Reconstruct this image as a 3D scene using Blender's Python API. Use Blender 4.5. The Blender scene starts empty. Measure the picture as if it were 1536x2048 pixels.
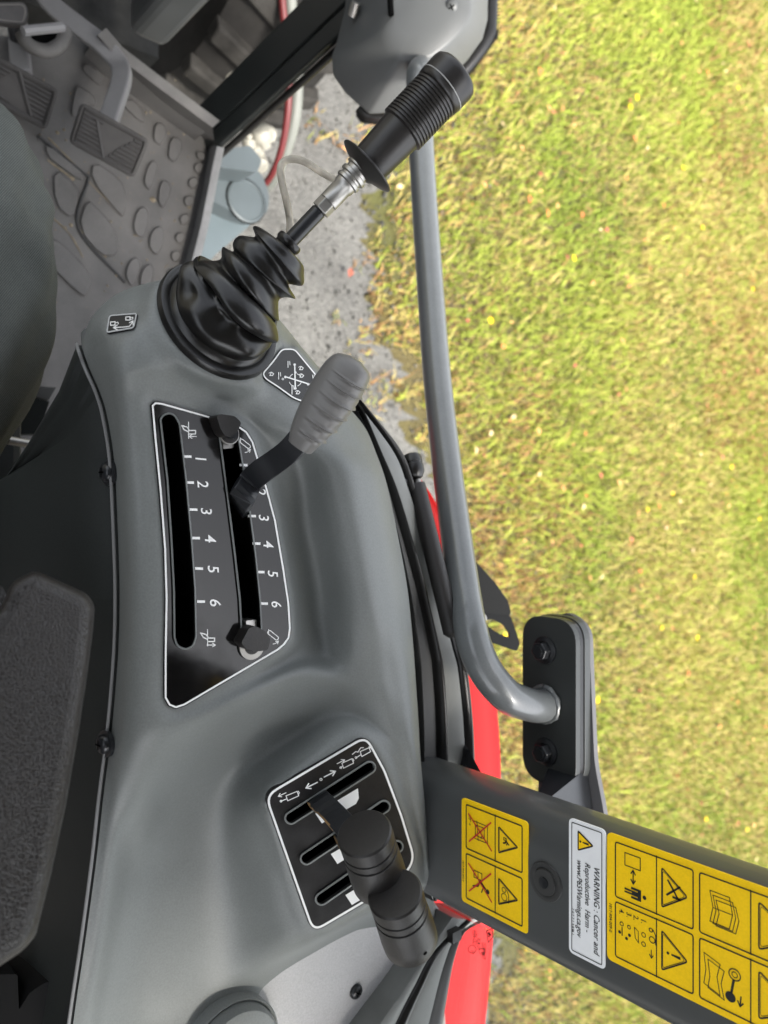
import bpy, bmesh, math, random
import numpy as np
from mathutils import Vector, Matrix
from mathutils.geometry import tessellate_polygon
random.seed(7); rng = np.random.default_rng(7)

# ------------------------------------------------------------------ camera, world, sun, exposure
scn = bpy.context.scene
COL = scn.collection
FPX = 1500.0                                   # focal length in pixels of the 1536 x 2048 photograph
PITCH = math.radians(48)
CAM = Vector((0, 0, 1.9))
FW = Vector((math.cos(PITCH), 0, -math.sin(PITCH)))      # view axis: to the tractor's right and down
UP = Vector((math.sin(PITCH), 0, math.cos(PITCH)))       # true up in the picture (photograph lies on its side)
RT = Vector((0, -1, 0))                                  # true right
cam_d = bpy.data.cameras.new('camera'); cam = bpy.data.objects.new('camera', cam_d); COL.objects.link(cam)
m = Matrix(((UP.x, -RT.x, -FW.x, CAM.x), (UP.y, -RT.y, -FW.y, CAM.y), (UP.z, -RT.z, -FW.z, CAM.z), (0, 0, 0, 1)))
cam.matrix_world = m
cam_d.sensor_width = 36; cam_d.lens = 36 * FPX / 2048
cam_d.clip_start = 0.02; cam_d.clip_end = 600
cam_d.dof.use_dof = True; cam_d.dof.focus_distance = 0.51; cam_d.dof.aperture_fstop = 7.5
scn.camera = cam
world = bpy.data.worlds.new('World'); scn.world = world; world.use_nodes = True
wn = world.node_tree.nodes; wl = world.node_tree.links
bg = wn['Background']; sky = wn.new('ShaderNodeTexSky'); sky.sky_type = 'NISHITA'; sky.sun_disc = False
SUN_EL, SUN_AZ = math.radians(62), math.radians(176)      # azimuth clockwise from +Y
sky.sun_elevation = SUN_EL; sky.sun_rotation = SUN_AZ
sky.air_density = 1.2; sky.dust_density = 3.0; sky.ozone_density = 1.0
bw = wn.new('ShaderNodeRGBToBW'); wl.new(sky.outputs[0], bw.inputs[0])      # thin overcast: most of the blue is gone
ovc = wn.new('ShaderNodeMix'); ovc.data_type = 'RGBA'; ovc.inputs[0].default_value = 0.82
wl.new(sky.outputs[0], ovc.inputs[6]); wl.new(bw.outputs[0], ovc.inputs[7])
wl.new(ovc.outputs[2], bg.inputs[0]); bg.inputs[1].default_value = 0.15
sun_d = bpy.data.lights.new('sun', 'SUN'); sun = bpy.data.objects.new('sun', sun_d); COL.objects.link(sun)
sun_d.energy = 1.75; sun_d.angle = math.radians(14); sun_d.color = (1, 0.95, 0.87)
sd = Vector((math.sin(SUN_AZ) * math.cos(SUN_EL), math.cos(SUN_AZ) * math.cos(SUN_EL), math.sin(SUN_EL)))
sun.rotation_euler = sd.to_track_quat('Z', 'Y').to_euler()
scn.view_settings.view_transform = 'Standard'; scn.view_settings.look = 'None'
scn.view_settings.exposure = 2.25; scn.view_settings.gamma = 1.0; scn.view_settings.use_curve_mapping = False
scn.cycles.max_bounces = 8; scn.cycles.diffuse_bounces = 4; scn.cycles.glossy_bounces = 4
scn.cycles.use_denoising = True

# ------------------------------------------------------------------ projection helpers (measure the photograph)
def ray(u, v): return FW + RT * ((v - 1024) / FPX) + UP * ((u - 768) / FPX)
def P(u, v, d): return CAM + ray(u, v) * d
def PZ(u, v, dz):
    r = ray(u, v); return CAM + r * (dz / r.z)
def PX(u, v, x):
    r = ray(u, v); return CAM + r * (x / r.x)
class Plane:
    def __init__(s, p, n):
        s.p = Vector(p); s.n = Vector(n).normalized()
        if s.n.dot(CAM - s.p) < 0: s.n = -s.n
    def __call__(s, u, v, off=0.0):
        r = ray(u, v); t = (s.p + s.n * off - CAM).dot(s.n) / r.dot(s.n); return CAM + r * t
    @staticmethod
    def three(a, b, c): return Plane(a, (b - a).cross(c - a))

# ------------------------------------------------------------------ materials
MATS = {}
def mat(name, col, rough=0.5, metal=0.0, bump=0.0, bscale=400.0, bdist=0.0005, var=0.0, vscale=6.0, coat=0.0, kind='noise', spec=0.5, rvar=0.0, grain=0.0):
    if name in MATS: return MATS[name]
    M = bpy.data.materials.new(name); M.use_nodes = True
    n = M.node_tree.nodes; l = M.node_tree.links; b = n['Principled BSDF']
    b.inputs['Base Color'].default_value = (*col, 1); b.inputs['Roughness'].default_value = rough
    b.inputs['Metallic'].default_value = metal; b.inputs['Coat Weight'].default_value = coat
    b.inputs['Specular IOR Level'].default_value = spec
    tc = n.new('ShaderNodeTexCoord')
    if bump > 0:
        if kind == 'noise':
            t = n.new('ShaderNodeTexNoise'); t.inputs['Scale'].default_value = bscale; t.inputs['Detail'].default_value = 3
            o = t.outputs[0]
        else:
            t = n.new('ShaderNodeTexVoronoi'); t.feature = 'DISTANCE_TO_EDGE'; t.inputs['Scale'].default_value = bscale
            mr = n.new('ShaderNodeMapRange'); mr.inputs[2].default_value = 0.14; l.new(t.outputs[0], mr.inputs[0]); o = mr.outputs[0]
        l.new(tc.outputs['Object'], t.inputs['Vector'])
        bp = n.new('ShaderNodeBump'); bp.inputs['Strength'].default_value = bump; bp.inputs['Distance'].default_value = bdist
        l.new(o, bp.inputs['Height']); l.new(bp.outputs[0], b.inputs['Normal'])
    if var > 0 or rvar > 0:
        t = n.new('ShaderNodeTexNoise'); t.inputs['Scale'].default_value = vscale; t.inputs['Detail'].default_value = 6; t.inputs['Roughness'].default_value = 0.65
        l.new(tc.outputs['Object'], t.inputs['Vector'])
        if var > 0:
            r = n.new('ShaderNodeValToRGB')
            r.color_ramp.elements[0].position = 0.3; r.color_ramp.elements[1].position = 0.7
            r.color_ramp.elements[0].color = (*[c * (1 - var) for c in col], 1)
            r.color_ramp.elements[1].color = (*[min(1, c * (1 + var)) for c in col], 1)
            l.new(t.outputs[0], r.inputs[0]); l.new(r.outputs[0], b.inputs['Base Color'])
        if rvar > 0:
            q = n.new('ShaderNodeMapRange'); q.inputs[1].default_value = 0.3; q.inputs[2].default_value = 0.7
            q.inputs[3].default_value = max(0.02, rough - rvar); q.inputs[4].default_value = rough + rvar
            l.new(t.outputs[0], q.inputs[0]); l.new(q.outputs[0], b.inputs['Roughness'])
    if grain > 0:
        g = n.new('ShaderNodeTexNoise'); g.inputs['Scale'].default_value = 750; g.inputs['Detail'].default_value = 2; l.new(tc.outputs['Object'], g.inputs['Vector'])
        g2 = n.new('ShaderNodeTexNoise'); g2.inputs['Scale'].default_value = 130; g2.inputs['Detail'].default_value = 8; g2.inputs['Roughness'].default_value = .8; l.new(tc.outputs['Object'], g2.inputs['Vector'])
        q = n.new('ShaderNodeMapRange'); q.inputs[1].default_value = .3; q.inputs[2].default_value = .7; q.inputs[3].default_value = 1 - grain; q.inputs[4].default_value = 1 + grain; l.new(g.outputs[0], q.inputs[0])
        d = n.new('ShaderNodeMapRange'); d.inputs[1].default_value = .70; d.inputs[2].default_value = .80; d.inputs[3].default_value = 0; d.inputs[4].default_value = .5; l.new(g2.outputs[0], d.inputs[0])
        mm = n.new('ShaderNodeMix'); mm.data_type = 'RGBA'; mm.blend_type = 'MULTIPLY'; mm.inputs[0].default_value = 1; mm.inputs[6].default_value = (*col, 1)
        src = b.inputs['Base Color'].links[0].from_socket if b.inputs['Base Color'].links else None
        if src: l.new(src, mm.inputs[6])
        l.new(q.outputs[0], mm.inputs[7])
        du = n.new('ShaderNodeMix'); du.data_type = 'RGBA'; l.new(d.outputs[0], du.inputs[0]); l.new(mm.outputs[2], du.inputs[6]); du.inputs[7].default_value = (.32, .3, .27, 1)
        l.new(du.outputs[2], b.inputs['Base Color'])
    MATS[name] = M; return M
SHELL = mat('grey_plastic', (0.165, 0.175, 0.169), 0.48, bump=0.3, bscale=800, bdist=0.0003, var=0.07, vscale=14, rvar=0.05, grain=0.08)
SHELL_LIT = mat('lit_grey_plastic', (0.42, 0.415, 0.415), 0.5, bump=0.3, bscale=800, bdist=0.0003, var=0.07, vscale=12, grain=0.1)  # brighter copy of the shell plastic: sky light painted into the colour
SIDE = mat('charcoal_plastic', (0.02, 0.0225, 0.0215), 0.6, spec=0.25, bump=0.1, bscale=1500, bdist=0.0003, var=0.08, vscale=10, grain=0.1)
GLOSS = mat('black_gloss_plate', (0.006, 0.0055, 0.0055), 0.1, var=0.25, vscale=30, rvar=0.08, spec=0.4, grain=0.06)
SATIN = mat('black_satin_plate', (0.016, 0.015, 0.015), 0.36, var=0.3, vscale=40, rvar=0.1, spec=0.4, grain=0.15)
WHITE = mat('white_print', (0.85, 0.85, 0.83), 0.5)
BLACKP = mat('black_print', (0.012, 0.012, 0.012), 0.5)
REDP = mat('red_print', (0.55, 0.02, 0.02), 0.5)
VOID = mat('dark_cavity', (0.004, 0.004, 0.004), 0.9, spec=0.0)
RUBBER = mat('black_rubber', (0.009, 0.0085, 0.008), 0.3, bump=0.1, bscale=600, var=0.2, vscale=25)
KNOB = mat('black_knob_plastic', (0.0145, 0.0128, 0.012), 0.45, bump=0.35, bscale=700, bdist=0.0003, grain=0.15)
GRIPM = mat('dark_grip_vinyl', (0.019, 0.017, 0.016), 0.38, bump=0.06, bscale=900, var=0.15, vscale=30)
LGREY = mat('mid_grey_vinyl', (0.155, 0.15, 0.144), 0.42, bump=0.1, bscale=1400, bdist=0.0003, var=0.06, vscale=20)
STEELB = mat('black_painted_steel', (0.014, 0.015, 0.017), 0.3, var=0.2, vscale=20)
RUST = mat('bare_rusty_edge', (0.2, 0.12, 0.05), 0.6, var=0.5, vscale=120)
CHROME = mat('zinc_plated_steel', (0.40, 0.39, 0.37), 0.42, metal=1.0, rvar=0.08, vscale=60)
SILVER = mat('silver_paint', (0.115, 0.123, 0.125), 0.3, coat=0.5, var=0.06, vscale=40, grain=0.08)
POSTM = mat('grey_painted_steel', (0.062, 0.065, 0.065), 0.4, coat=0.2, bump=0.05, bscale=300, var=0.05, vscale=10)
FRAMEM = mat('grey_frame_paint', (0.17, 0.175, 0.165), 0.5, bump=0.03, bscale=400, var=0.12, vscale=25)
FRAMED = mat('dark_frame_paint', (0.09, 0.09, 0.088), 0.45, var=0.1, vscale=25)
BRACK = mat('matt_charcoal_steel', (0.035, 0.038, 0.037), 0.42, bump=0.05, bscale=700)
YELLOW = mat('yellow_vinyl', (0.95, 0.6, 0.005), 0.5, var=0.06, vscale=40, spec=0.3, grain=0.04)
PAPER = mat('white_vinyl', (0.82, 0.83, 0.84), 0.42, var=0.04, vscale=40)
REDPAINT = mat('red_paint', (0.38, 0.007, 0.008), 0.5, spec=0.12, var=0.05, vscale=15)
LEATHER = mat('black_leather', (0.014, 0.0115, 0.0105), 0.38, bump=0.4, bscale=580, bdist=0.0005, kind='vor', var=0.15, vscale=14)
FLOORM = mat('grey_rubber_mat', (0.075, 0.071, 0.067), 0.6, bump=0.15, bscale=300, var=0.32, vscale=11, grain=0.15)
DIRT = mat('dried_mud', (0.17, 0.14, 0.095), 0.9, var=0.4, vscale=80)
PEDALR = mat('worn_pedal_rubber', (0.035, 0.032, 0.03), 0.55, var=0.3, vscale=40)
ARMM = mat('grey_pedal_arm', (0.15, 0.147, 0.147), 0.5, var=0.08, vscale=30)
STEPM = mat('blue_grey_casting', (0.052, 0.064, 0.068), 0.5, var=0.12, vscale=12)
TYRE = mat('tyre_rubber', (0.016, 0.015, 0.014), 0.85, spec=0.15, bump=0.3, bscale=120, bdist=0.002, var=0.45, vscale=9)
CABLE = mat('dirty_cream_cable', (0.42, 0.38, 0.31), 0.5, var=0.35, vscale=70)
OFFW = mat('dirty_white_plastic', (0.22, 0.21, 0.175), 0.6, var=0.4, vscale=40)
LINER = mat('grey_headliner', (0.12, 0.12, 0.117), 0.85)
def fabric(name, ca, cb, scale, ang=0.6):
    M = bpy.data.materials.new(name); M.use_nodes = True
    n = M.node_tree.nodes; l = M.node_tree.links; b = n['Principled BSDF']
    b.inputs['Roughness'].default_value = 0.95; b.inputs['Specular IOR Level'].default_value = 0.15
    b.inputs['Sheen Weight'].default_value = 0.0; b.inputs['Sheen Roughness'].default_value = 0.5
    tc = n.new('ShaderNodeTexCoord'); mp = n.new('ShaderNodeMapping'); mp.inputs['Rotation'].default_value = (0, 0, ang)
    l.new(tc.outputs['Object'], mp.inputs[0])
    w = n.new('ShaderNodeTexWave'); w.inputs['Scale'].default_value = scale; w.inputs['Distortion'].default_value = 1.0; w.inputs['Detail'].default_value = 2
    l.new(mp.outputs[0], w.inputs['Vector'])
    t = n.new('ShaderNodeTexNoise'); t.inputs['Scale'].default_value = 900; l.new(tc.outputs['Object'], t.inputs['Vector'])
    t2 = n.new('ShaderNodeTexNoise'); t2.inputs['Scale'].default_value = 16; t2.inputs['Detail'].default_value = 6; l.new(tc.outputs['Object'], t2.inputs['Vector'])
    ad = n.new('ShaderNodeMath'); ad.operation = 'ADD'; l.new(w.outputs[1], ad.inputs[0]); l.new(t.outputs[0], ad.inputs[1])
    a2 = n.new('ShaderNodeMath'); a2.operation = 'MULTIPLY_ADD'; l.new(t2.outputs[0], a2.inputs[0]); a2.inputs[1].default_value = 1.6; l.new(ad.outputs[0], a2.inputs[2])
    r = n.new('ShaderNodeMapRange'); r.inputs[1].default_value = 1.0; r.inputs[2].default_value = 2.7; l.new(a2.outputs[0], r.inputs[0])
    mx = n.new('ShaderNodeMix'); mx.data_type = 'RGBA'; mx.inputs[6].default_value = (*ca, 1); mx.inputs[7].default_value = (*cb, 1)
    l.new(r.outputs[0], mx.inputs[0]); l.new(mx.outputs[2], b.inputs['Base Color'])
    bp = n.new('ShaderNodeBump'); bp.inputs['Strength'].default_value = 0.4; bp.inputs['Distance'].default_value = 0.0006
    l.new(ad.outputs[0], bp.inputs['Height']); l.new(bp.outputs[0], b.inputs['Normal'])
    MATS[name] = M; return M
DENIM = fabric('grey_green_work_trousers', (0.05, 0.055, 0.051), (0.15, 0.158, 0.146), 230)
SEATF = fabric('checked_seat_cloth', (0.03, 0.028, 0.028), (0.3, 0.26, 0.24), 90, 0.2)

# ------------------------------------------------------------------ object helpers
BASE = {}
def thing(name, label, cat, loc, group=None, kind=None):
    o = bpy.data.objects.new(name, None); COL.objects.link(o); o.location = loc
    o['label'] = label; o['category'] = cat
    if group: o['group'] = group
    BASE[o.name] = Vector(loc); return o
def mobj(name, verts, faces, material, parent=None, smooth=True, label=None, kind=None, loc=None, auto=None):
    me = bpy.data.meshes.new(name)
    base = BASE[parent.name] if parent else Vector(loc or (0, 0, 0))
    vs = [tuple(Vector(v) - base) for v in verts]
    me.from_pydata(vs, [], [tuple(f) for f in faces])
    bm = bmesh.new(); bm.from_mesh(me); bmesh.ops.recalc_face_normals(bm, faces=bm.faces); bm.to_mesh(me); bm.free()
    mats = material if isinstance(material, list) else [material]
    for M in mats: me.materials.append(M)
    if smooth:
        me.polygons.foreach_set('use_smooth', [True] * len(me.polygons))
        me.set_sharp_from_angle(angle=math.radians(auto or 40))
    o = bpy.data.objects.new(name, me); COL.objects.link(o)
    if parent: o.parent = parent
    else: o.location = base
    BASE[o.name] = base
    if label: o['label'] = label
    if kind: o['kind'] = kind
    return o
def bev(o, w, seg=2):
    md = o.modifiers.new('bevel', 'BEVEL'); md.width = w; md.segments = seg; md.limit_method = 'ANGLE'; md.angle_limit = math.radians(35)
    md.harden_normals = False
    return o
def join(*parts):
    V, F = [], []
    for v, f in parts:
        k = len(V); V += list(v); F += [tuple(i + k for i in q) for q in f]
    return V, F
def frame_at(dirv, hint=Vector((0, 0, 1))):
    d = dirv.normalized(); a = hint - d * hint.dot(d)
    if a.length < 1e-4: a = Vector((1, 0, 0)) - d * d.x
    a.normalize(); return d, a, d.cross(a)
def crom(pts, n):
    """Catmull-Rom through points (sequences of floats); n samples per span"""
    A = np.array([list(p) for p in pts], float); out = []
    for i in range(len(A) - 1):
        p0 = A[max(i - 1, 0)]; p1 = A[i]; p2 = A[i + 1]; p3 = A[min(i + 2, len(A) - 1)]
        if i == 0: p0 = 2 * p1 - p2
        if i + 2 > len(A) - 1: p3 = 2 * p2 - p1
        for t in np.linspace(0, 1, n, endpoint=False):
            out.append(0.5 * ((2 * p1) + (-p0 + p2) * t + (2 * p0 - 5 * p1 + 4 * p2 - p3) * t * t + (-p0 + 3 * p1 - 3 * p2 + p3) * t ** 3))
    out.append(A[-1]); return np.array(out)
def tube(path, rad, n=16, hint=Vector((0, 0, 1)), flat=1.0, cap=True):
    path = [Vector(p) for p in path]; rad = rad if hasattr(rad, '__len__') else [rad] * len(path)
    V, F = [], []; a_prev = None
    for i, p in enumerate(path):
        d = path[min(i + 1, len(path) - 1)] - path[max(i - 1, 0)]
        d, a, b = frame_at(d, a_prev or hint); a_prev = a
        for k in range(n):
            t = 2 * math.pi * k / n
            V.append(p + a * math.cos(t) * rad[i] * flat + b * math.sin(t) * rad[i])
    for i in range(len(path) - 1):
        for k in range(n):
            q = i * n + k; r = i * n + (k + 1) % n
            F.append((q, r, r + n, q + n))
    if cap:
        F.append(tuple(range(n))); F.append(tuple((len(path) - 1) * n + k for k in range(n)))
    return V, F
def lathe(o, d, prof, n=32, hint=Vector((0, 0, 1)), cap=True):
    d, a, b = frame_at(d, hint); V, F = [], []
    for r, h in prof:
        for k in range(n):
            t = 2 * math.pi * k / n
            V.append(o + d * h + (a * math.cos(t) + b * math.sin(t)) * r)
    for i in range(len(prof) - 1):
        for k in range(n):
            q = i * n + k; r = i * n + (k + 1) % n
            F.append((q, r, r + n, q + n))
    if cap: F.append(tuple(range(n))); F.append(tuple((len(prof) - 1) * n + k for k in range(n)))
    return V, F
def fill(loops):
    """triangulated face of an outline with holes (3-D loops) -> verts, tris"""
    V = [p for lp in loops for p in lp]
    return V, [tuple(t) for t in tessellate_polygon([[Vector(p) for p in lp] for lp in loops])]
def slab(loops, down):
    """outline with holes given thickness along the vector down"""
    V, T = fill(loops); n = len(V); V2 = [p + down for p in V]
    F = list(T) + [tuple(i + n for i in t) for t in T]; k = 0
    for lp in loops:
        for i in range(len(lp)):
            a, b = k + i, k + (i + 1) % len(lp); F.append((a, b, b + n, a + n))
        k += len(lp)
    return V + V2, F
def wall(loop, down):
    V = list(loop) + [p + down for p in loop]; n = len(loop)
    return V, [(i, (i + 1) % n, (i + 1) % n + n, i + n) for i in range(n)]
def box(c, sx, sy, sz, R=None):
    V = []
    for x in (-1, 1):
        for y in (-1, 1):
            for z in (-1, 1):
                q = Vector((x * sx / 2, y * sy / 2, z * sz / 2))
                if R: q = R @ q
                V.append(Vector(c) + q)
    return V, [(0, 1, 3, 2), (4, 6, 7, 5), (0, 4, 5, 1), (2, 3, 7, 6), (0, 2, 6, 4), (1, 5, 7, 3)]
def rnd(pts, r, seg=5):
    """round the corners of a 2-D polygon; r one radius or a list"""
    n = len(pts); out = []; rs = r if hasattr(r, '__len__') else [r] * n
    for i in range(n):
        p = np.array(pts[i], float); a = np.array(pts[i - 1], float) - p; b = np.array(pts[(i + 1) % n], float) - p
        la, lb = np.linalg.norm(a), np.linalg.norm(b); q = min(rs[i], la * 0.49, lb * 0.49)
        if q < 1e-9: out.append(tuple(p)); continue
        s, e = p + a / la * q, p + b / lb * q
        for k in range(seg + 1):
            t = k / seg; out.append(tuple((1 - t) ** 2 * s + 2 * t * (1 - t) * p + t * t * e))
    return out
def stadium(a, b, r, seg=8):
    a, b = np.array(a, float), np.array(b, float); d = (b - a) / np.linalg.norm(b - a); ang = math.atan2(d[1], d[0]); out = []
    for k in range(seg + 1):
        t = ang - math.pi / 2 + math.pi * k / seg; out.append((b[0] + r * math.cos(t), b[1] + r * math.sin(t)))
    for k in range(seg + 1):
        t = ang + math.pi / 2 + math.pi * k / seg; out.append((a[0] + r * math.cos(t), a[1] + r * math.sin(t)))
    return out
def offs(poly, w):
    """inward offset of a 2-D polygon"""
    A = np.array(poly, float); n = len(A)
    area = 0.5 * sum(A[i][0] * A[(i + 1) % n][1] - A[(i + 1) % n][0] * A[i][1] for i in range(n)); s = 1 if area > 0 else -1
    keep = [A[0]]
    for q in A[1:]:
        if np.linalg.norm(q - keep[-1]) > 1e-7: keep.append(q)
    if np.linalg.norm(keep[0] - keep[-1]) < 1e-7: keep.pop()
    A = np.array(keep); n = len(A); out = []
    for i in range(n):
        e1 = A[i] - A[i - 1]; e2 = A[(i + 1) % n] - A[i]
        n1 = np.array((-e1[1], e1[0])) * s / max(np.linalg.norm(e1), 1e-9); n2 = np.array((-e2[1], e2[0])) * s / max(np.linalg.norm(e2), 1e-9)
        m_ = n1 + n2; L = np.linalg.norm(m_)
        m_ = m_ / max(L, 1e-6) * w / max(L / 2, 0.5); out.append(tuple(A[i] + m_))
    return out
def clean(poly):
    return offs(poly, 0.0)
class Sheet:
    """flat print on a plane: strokes, fills and letters given in a 2-D frame mapped by fn(a, b, off)"""
    def __init__(s, fn, off): s.fn = fn; s.off = off; s.V = []; s.F = []
    def add(s, pts, tris):
        k = len(s.V); s.V += [s.fn(p[0], p[1], s.off) for p in pts]; s.F += [tuple(i + k for i in t) for t in tris]
    def poly(s, pts, holes=()):
        loops = [[Vector((p[0], p[1], 0)) for p in lp] for lp in [pts, *holes]]
        s.add([p for lp in loops for p in lp], [tuple(t) for t in tessellate_polygon(loops)])
    def ring(s, pts, w):
        o = clean(pts); i = offs(o, w); n = len(o)
        s.add(o + i, [(k, (k + 1) % n, (k + 1) % n + n, k + n) for k in range(n)])
    def line(s, pts, w, closed=False):
        pts = [np.array(p, float) for p in pts]
        if closed: pts = pts + [pts[0]]
        for a, b in zip(pts[:-1], pts[1:]):
            d = b - a; L = np.linalg.norm(d)
            if L < 1e-9: continue
            d = d / L; nn = np.array((-d[1], d[0])) * w / 2; e = d * w * 0.35
            s.add([a - e + nn, b + e + nn, b + e - nn, a - e - nn], [(0, 1, 2, 3)])
    def circ(s, c, r, w, n=20):
        p = [(c[0] + r * math.cos(2 * math.pi * k / n), c[1] + r * math.sin(2 * math.pi * k / n)) for k in range(n)]
        s.ring(p, w)
    def disc(s, c, r, n=16):
        s.poly([(c[0] + r * math.cos(2 * math.pi * k / n), c[1] + r * math.sin(2 * math.pi * k / n)) for k in range(n)])
    def arrow(s, a, b, w, h):
        a, b = np.array(a, float), np.array(b, float); d = (b - a) / np.linalg.norm(b - a); nn = np.array((-d[1], d[0]))
        s.line([a, b - d * h * 0.4], w); s.line([b - d * h + nn * h * 0.62, b, b - d * h - nn * h * 0.62], w)
    def text(s, body, org, ex, ey, shear=0.0, align='LEFT', spacing=1.0):
        """letters of unit cap height: org + x*ex + y*ey"""
        v, f = glyphs(body, shear, align, spacing)
        o, ex, ey = np.array(org, float), np.array(ex, float), np.array(ey, float)
        s.add([o + p[0] * ex + p[1] * ey for p in v], f)
    def done(s, name, material, parent, label=None):
        o = mobj(name, s.V, s.F, material, parent, smooth=False, label=label)
        return o
_G = {}
def glyphs(body, shear, align, spacing):
    key = (body, shear, align, spacing)
    if key in _G: return _G[key]
    cu = bpy.data.curves.new('glyphs', 'FONT'); cu.body = body; cu.size = 1.0; cu.shear = shear; cu.align_x = align; cu.space_character = spacing
    cu.resolution_u = 3; cu.offset = 0.007
    o = bpy.data.objects.new('glyphs', cu); COL.objects.link(o)
    dg = bpy.context.evaluated_depsgraph_get(); ev = o.evaluated_get(dg); me = ev.to_mesh()
    k = 1 / 0.70
    v = [(p.co.x * k, p.co.y * k) for p in me.vertices]; f = [tuple(p.vertices) for p in me.polygons]
    ev.to_mesh_clear(); bpy.data.objects.remove(o); bpy.data.curves.remove(cu)
    _G[key] = (v, f); return v, f
def screw(parent, pos, nrm, r, material, name='screw'):
    d, a, b = frame_at(nrm)
    hd = mobj(name, *lathe(pos, nrm, [(r, -r * .3), (r, r * 0.15), (r * 0.85, r * 0.4), (r * 0.5, r * 0.55), (0.001 * r, r * 0.6)], 20), material, parent)
    V, F = [], []
    for x, y in ((a, b), (b, a)):
        c = pos + d * r * 0.62
        q = [c + x * r * .5 + y * r * .09, c - x * r * .5 + y * r * .09, c - x * r * .5 - y * r * .09, c + x * r * .5 - y * r * .09]
        V, F = join((V, F), (q, [(0, 1, 2, 3)]))
    if hd.parent and hd.parent.parent: return hd
    mobj('cross_slot', V, F, VOID, hd, smooth=False); return hd

# ------------------------------------------------------------------ ground
GROUND = 0.0
def ground_mat():
    M = bpy.data.materials.new('lawn_soil'); M.use_nodes = True
    n = M.node_tree.nodes; l = M.node_tree.links; b = n['Principled BSDF']; b.inputs['Roughness'].default_value = 0.95; b.inputs['Specular IOR Level'].default_value = 0.1
    tc = n.new('ShaderNodeTexCoord')
    t = n.new('ShaderNodeTexNoise'); t.inputs['Scale'].default_value = 1.6; t.inputs['Detail'].default_value = 8; l.new(tc.outputs['Object'], t.inputs['Vector'])
    r = n.new('ShaderNodeValToRGB'); e = r.color_ramp.elements
    e[0].position = 0.36; e[0].color = (0.08, 0.08, 0.03, 1); e[1].position = 0.64; e[1].color = (0.11, 0.08, 0.042, 1)
    l.new(t.outputs[0], r.inputs[0])
    t2 = n.new('ShaderNodeTexNoise'); t2.inputs['Scale'].default_value = 70; t2.inputs['Detail'].default_value = 5; l.new(tc.outputs['Object'], t2.inputs['Vector'])
    mx = n.new('ShaderNodeMix'); mx.data_type = 'RGBA'; mx.blend_type = 'MULTIPLY'; mx.inputs[0].default_value = 0.7
    rr = n.new('ShaderNodeMapRange'); rr.inputs[3].default_value = 0.3; rr.inputs[4].default_value = 1.5; l.new(t2.outputs[0], rr.inputs[0])
    l.new(r.outputs[0], mx.inputs[6]); l.new(rr.outputs[0], mx.inputs[7]); l.new(mx.outputs[2], b.inputs['Base Color'])
    bp = n.new('ShaderNodeBump'); bp.inputs['Strength'].default_value = 0.8; bp.inputs['Distance'].default_value = 0.02; l.new(t2.outputs[0], bp.inputs['Height']); l.new(bp.outputs[0], b.inputs['Normal'])
    return M
def gravel_mat():
    M = bpy.data.materials.new('grey_gravel'); M.use_nodes = True
    n = M.node_tree.nodes; l = M.node_tree.links; b = n['Principled BSDF']; b.inputs['Roughness'].default_value = 0.9
    tc = n.new('ShaderNodeTexCoord')
    v = n.new('ShaderNodeTexVoronoi'); v.inputs['Scale'].default_value = 130; l.new(tc.outputs['Object'], v.inputs['Vector'])
    r = n.new('ShaderNodeValToRGB'); e = r.color_ramp.elements; e[0].position = 0.0; e[0].color = (0.068, 0.066, 0.061, 1); e[1].position = 1.0; e[1].color = (0.12, 0.117, 0.107, 1)
    sp = n.new('ShaderNodeSeparateColor'); l.new(v.outputs['Color'], sp.inputs[0]); l.new(sp.outputs[0], r.inputs[0])
    t = n.new('ShaderNodeTexNoise'); t.inputs['Scale'].default_value = 3; t.inputs['Detail'].default_value = 7; l.new(tc.outputs['Object'], t.inputs['Vector'])
    rr = n.new('ShaderNodeMapRange'); rr.inputs[1].default_value = .3; rr.inputs[2].default_value = .7; rr.inputs[3].default_value = 0.72; rr.inputs[4].default_value = 1.2; l.new(t.outputs[0], rr.inputs[0])
    mx = n.new('ShaderNodeMix'); mx.data_type = 'RGBA'; mx.blend_type = 'MULTIPLY'; mx.inputs[0].default_value = 1
    l.new(r.outputs[0], mx.inputs[6]); l.new(rr.outputs[0], mx.inputs[7]); l.new(mx.outputs[2], b.inputs['Base Color'])
    bp = n.new('ShaderNodeBump'); bp.inputs['Strength'].default_value = 0.7; bp.inputs['Distance'].default_value = 0.008; bp.invert = True; l.new(v.outputs['Distance'], bp.inputs['Height']); l.new(bp.outputs[0], b.inputs['Normal'])
    return M
mobj('ground', [Vector(p) for p in ((-250, -250, 0), (250, -250, 0), (250, 250, 0), (-250, 250, 0))], [(0, 1, 2, 3)], ground_mat(), kind='structure', smooth=False)
# the gravel strip the tractor stands on; ragged right edge along the lawn (measured in the photograph)
edge_px = [(1010, -420), (960, -150), (900, 60), (800, 250), (742, 420), (738, 540), (765, 660), (795, 790), (850, 920), (900, 1080), (950, 1280), (985, 1500), (990, 1750), (985, 2000), (980, 2300)]
edge = crom([tuple(PZ(u, v, -1.896)) for u, v in edge_px], 14)
edge = [(p[0] + 0.04 * math.sin(17 * p[1]) + 0.025 * math.sin(41 * p[1]) + rng.normal(0, 0.03), p[1]) for p in edge]
ex_y = np.array([p[1] for p in edge][::-1]); ex_x = np.array([p[0] for p in edge][::-1])
def edge_x(y): return np.interp(y, ex_y, ex_x)
gl = [Vector((p[0], p[1], 0.004)) for p in edge] + [Vector((edge[-1][0], -30, .004)), Vector((-4, -30, .004)), Vector((-4, 30, .004)), Vector((edge[0][0], 30, .004))]
mobj('gravel_path', *fill([gl]), gravel_mat(), kind='structure', smooth=False)

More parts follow.
